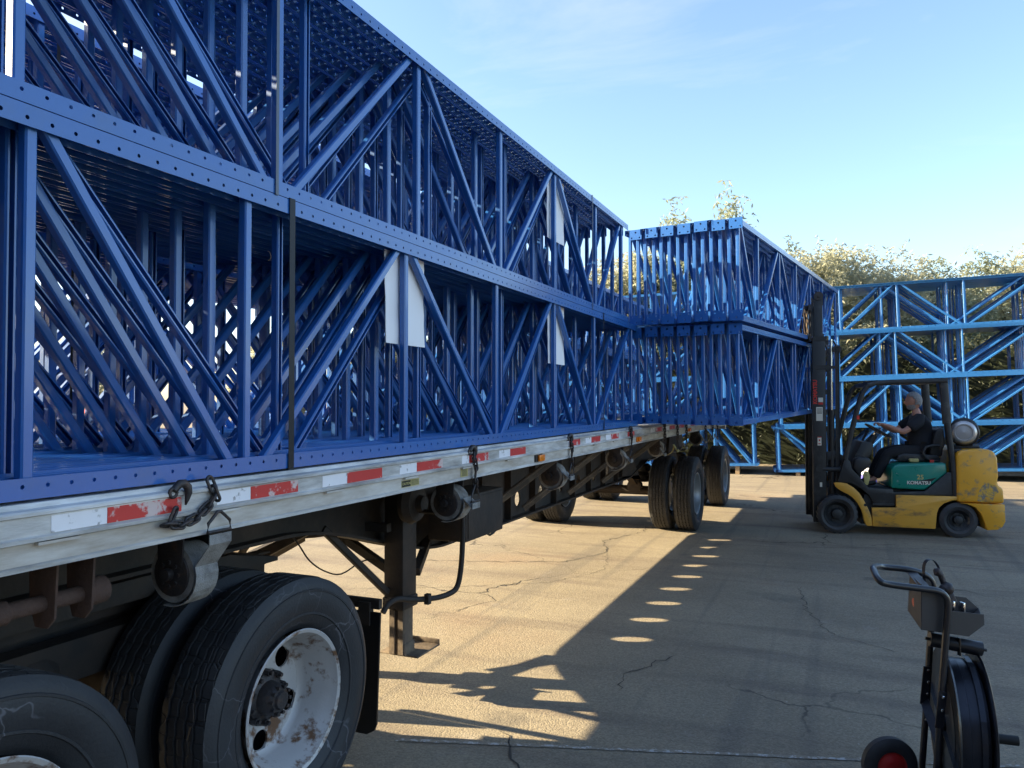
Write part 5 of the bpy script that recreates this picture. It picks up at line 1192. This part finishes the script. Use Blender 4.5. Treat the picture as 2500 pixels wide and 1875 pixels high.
b = MB(); b.bar(Q(2334, -.03, 1553), Q(2334, -.03, 1595), .006, .02); cp('strap_guide', b, M['cartblk'])
# brackets with bolts, braces
def bolt(p, parent):
    x, y, z = p; b = MB(); b.lathe([(0, 0), (0, .0075), (-.006, .0075), (-.008, .004), (-.008, 0)], (x, y, z), 'y', 6); cp('bolt', b, M['chrome'], parent)
b = MB(); b.bar(Q(2256, yf - .018, 1622), Q(2246, yf - .018, 1712), .034, .004, (0, 1, 0)); b.bar(Q(2249, yf - .018, 1705), Q(2282, yn + .02, 1800), .004, .04, (0, 1, 0)); br = cp('side_bracket', b, M['cartblk'])
for px, py in ((2258, 1630), (2257, 1659), (2255, 1687), (2251, 1749)): bolt(Q(px, yf - .022, py), br)
b = MB(); b.bar(Q(2293, yn - .016, 1682), Q(2283, yn - .016, 1770), .036, .004, (0, 1, 0)); b2_ = cp('side_bracket', b, M['cartblk'])
for px, py in ((2293, 1696), (2290, 1727)): bolt(Q(px, yn - .019, py), b2_)
b = MB(); b.cyl((q(2190, 0)[0] - .03, .03, .125), (q(2290, 0)[0], -.02, .125), .01); b.bar((q(2240, 0)[0], yf, .10), (q(2275, 0)[0], yn, .10), .03, .03); b.bar((q(2262, 0)[0], yn, .03), (q(2350, 0)[0], yn, .03), .03, .02); b.bar((q(2232, 0)[0], yf, .06), (q(2330, 0)[0], yf, .03), .03, .02); cp('base_frame', b, M['cartblk'])
# wheel faces the camera
for (cx, cy_) in ((q(2188, 0)[0], .10),):
    b = MB(); b.lathe([(-.03, .068), (-.034, .085), (-.028, .112), (-.015, .125), (.015, .125), (.028, .112), (.034, .085), (.03, .068)], (0, 0, 0), 'y', 40); wl_ = link('wheel', b.mesh('tyre', M['rubber'], 40), CT, (cx, cy_, .125))
    b = MB(); b.lathe([(-.030, .070), (-.022, .062), (-.026, .045), (-.034, .035), (-.036, .015), (-.036, 0)], (0, 0, 0), 'y', 32); b.lathe([(.03, .07), (.03, 0)], n=24, axis='y'); link('hub', b.mesh('hub', M['hubred'], 40), wl_)
w2 = wl_.copy(); COL.objects.link(w2); w2.parent = CT; w2.location = (q(2188, 0)[0] + .02, -.24, .125)
for ch in [o for o in bpy.data.objects if o.parent == wl_]: c_ = ch.copy(); COL.objects.link(c_); c_.parent = w2
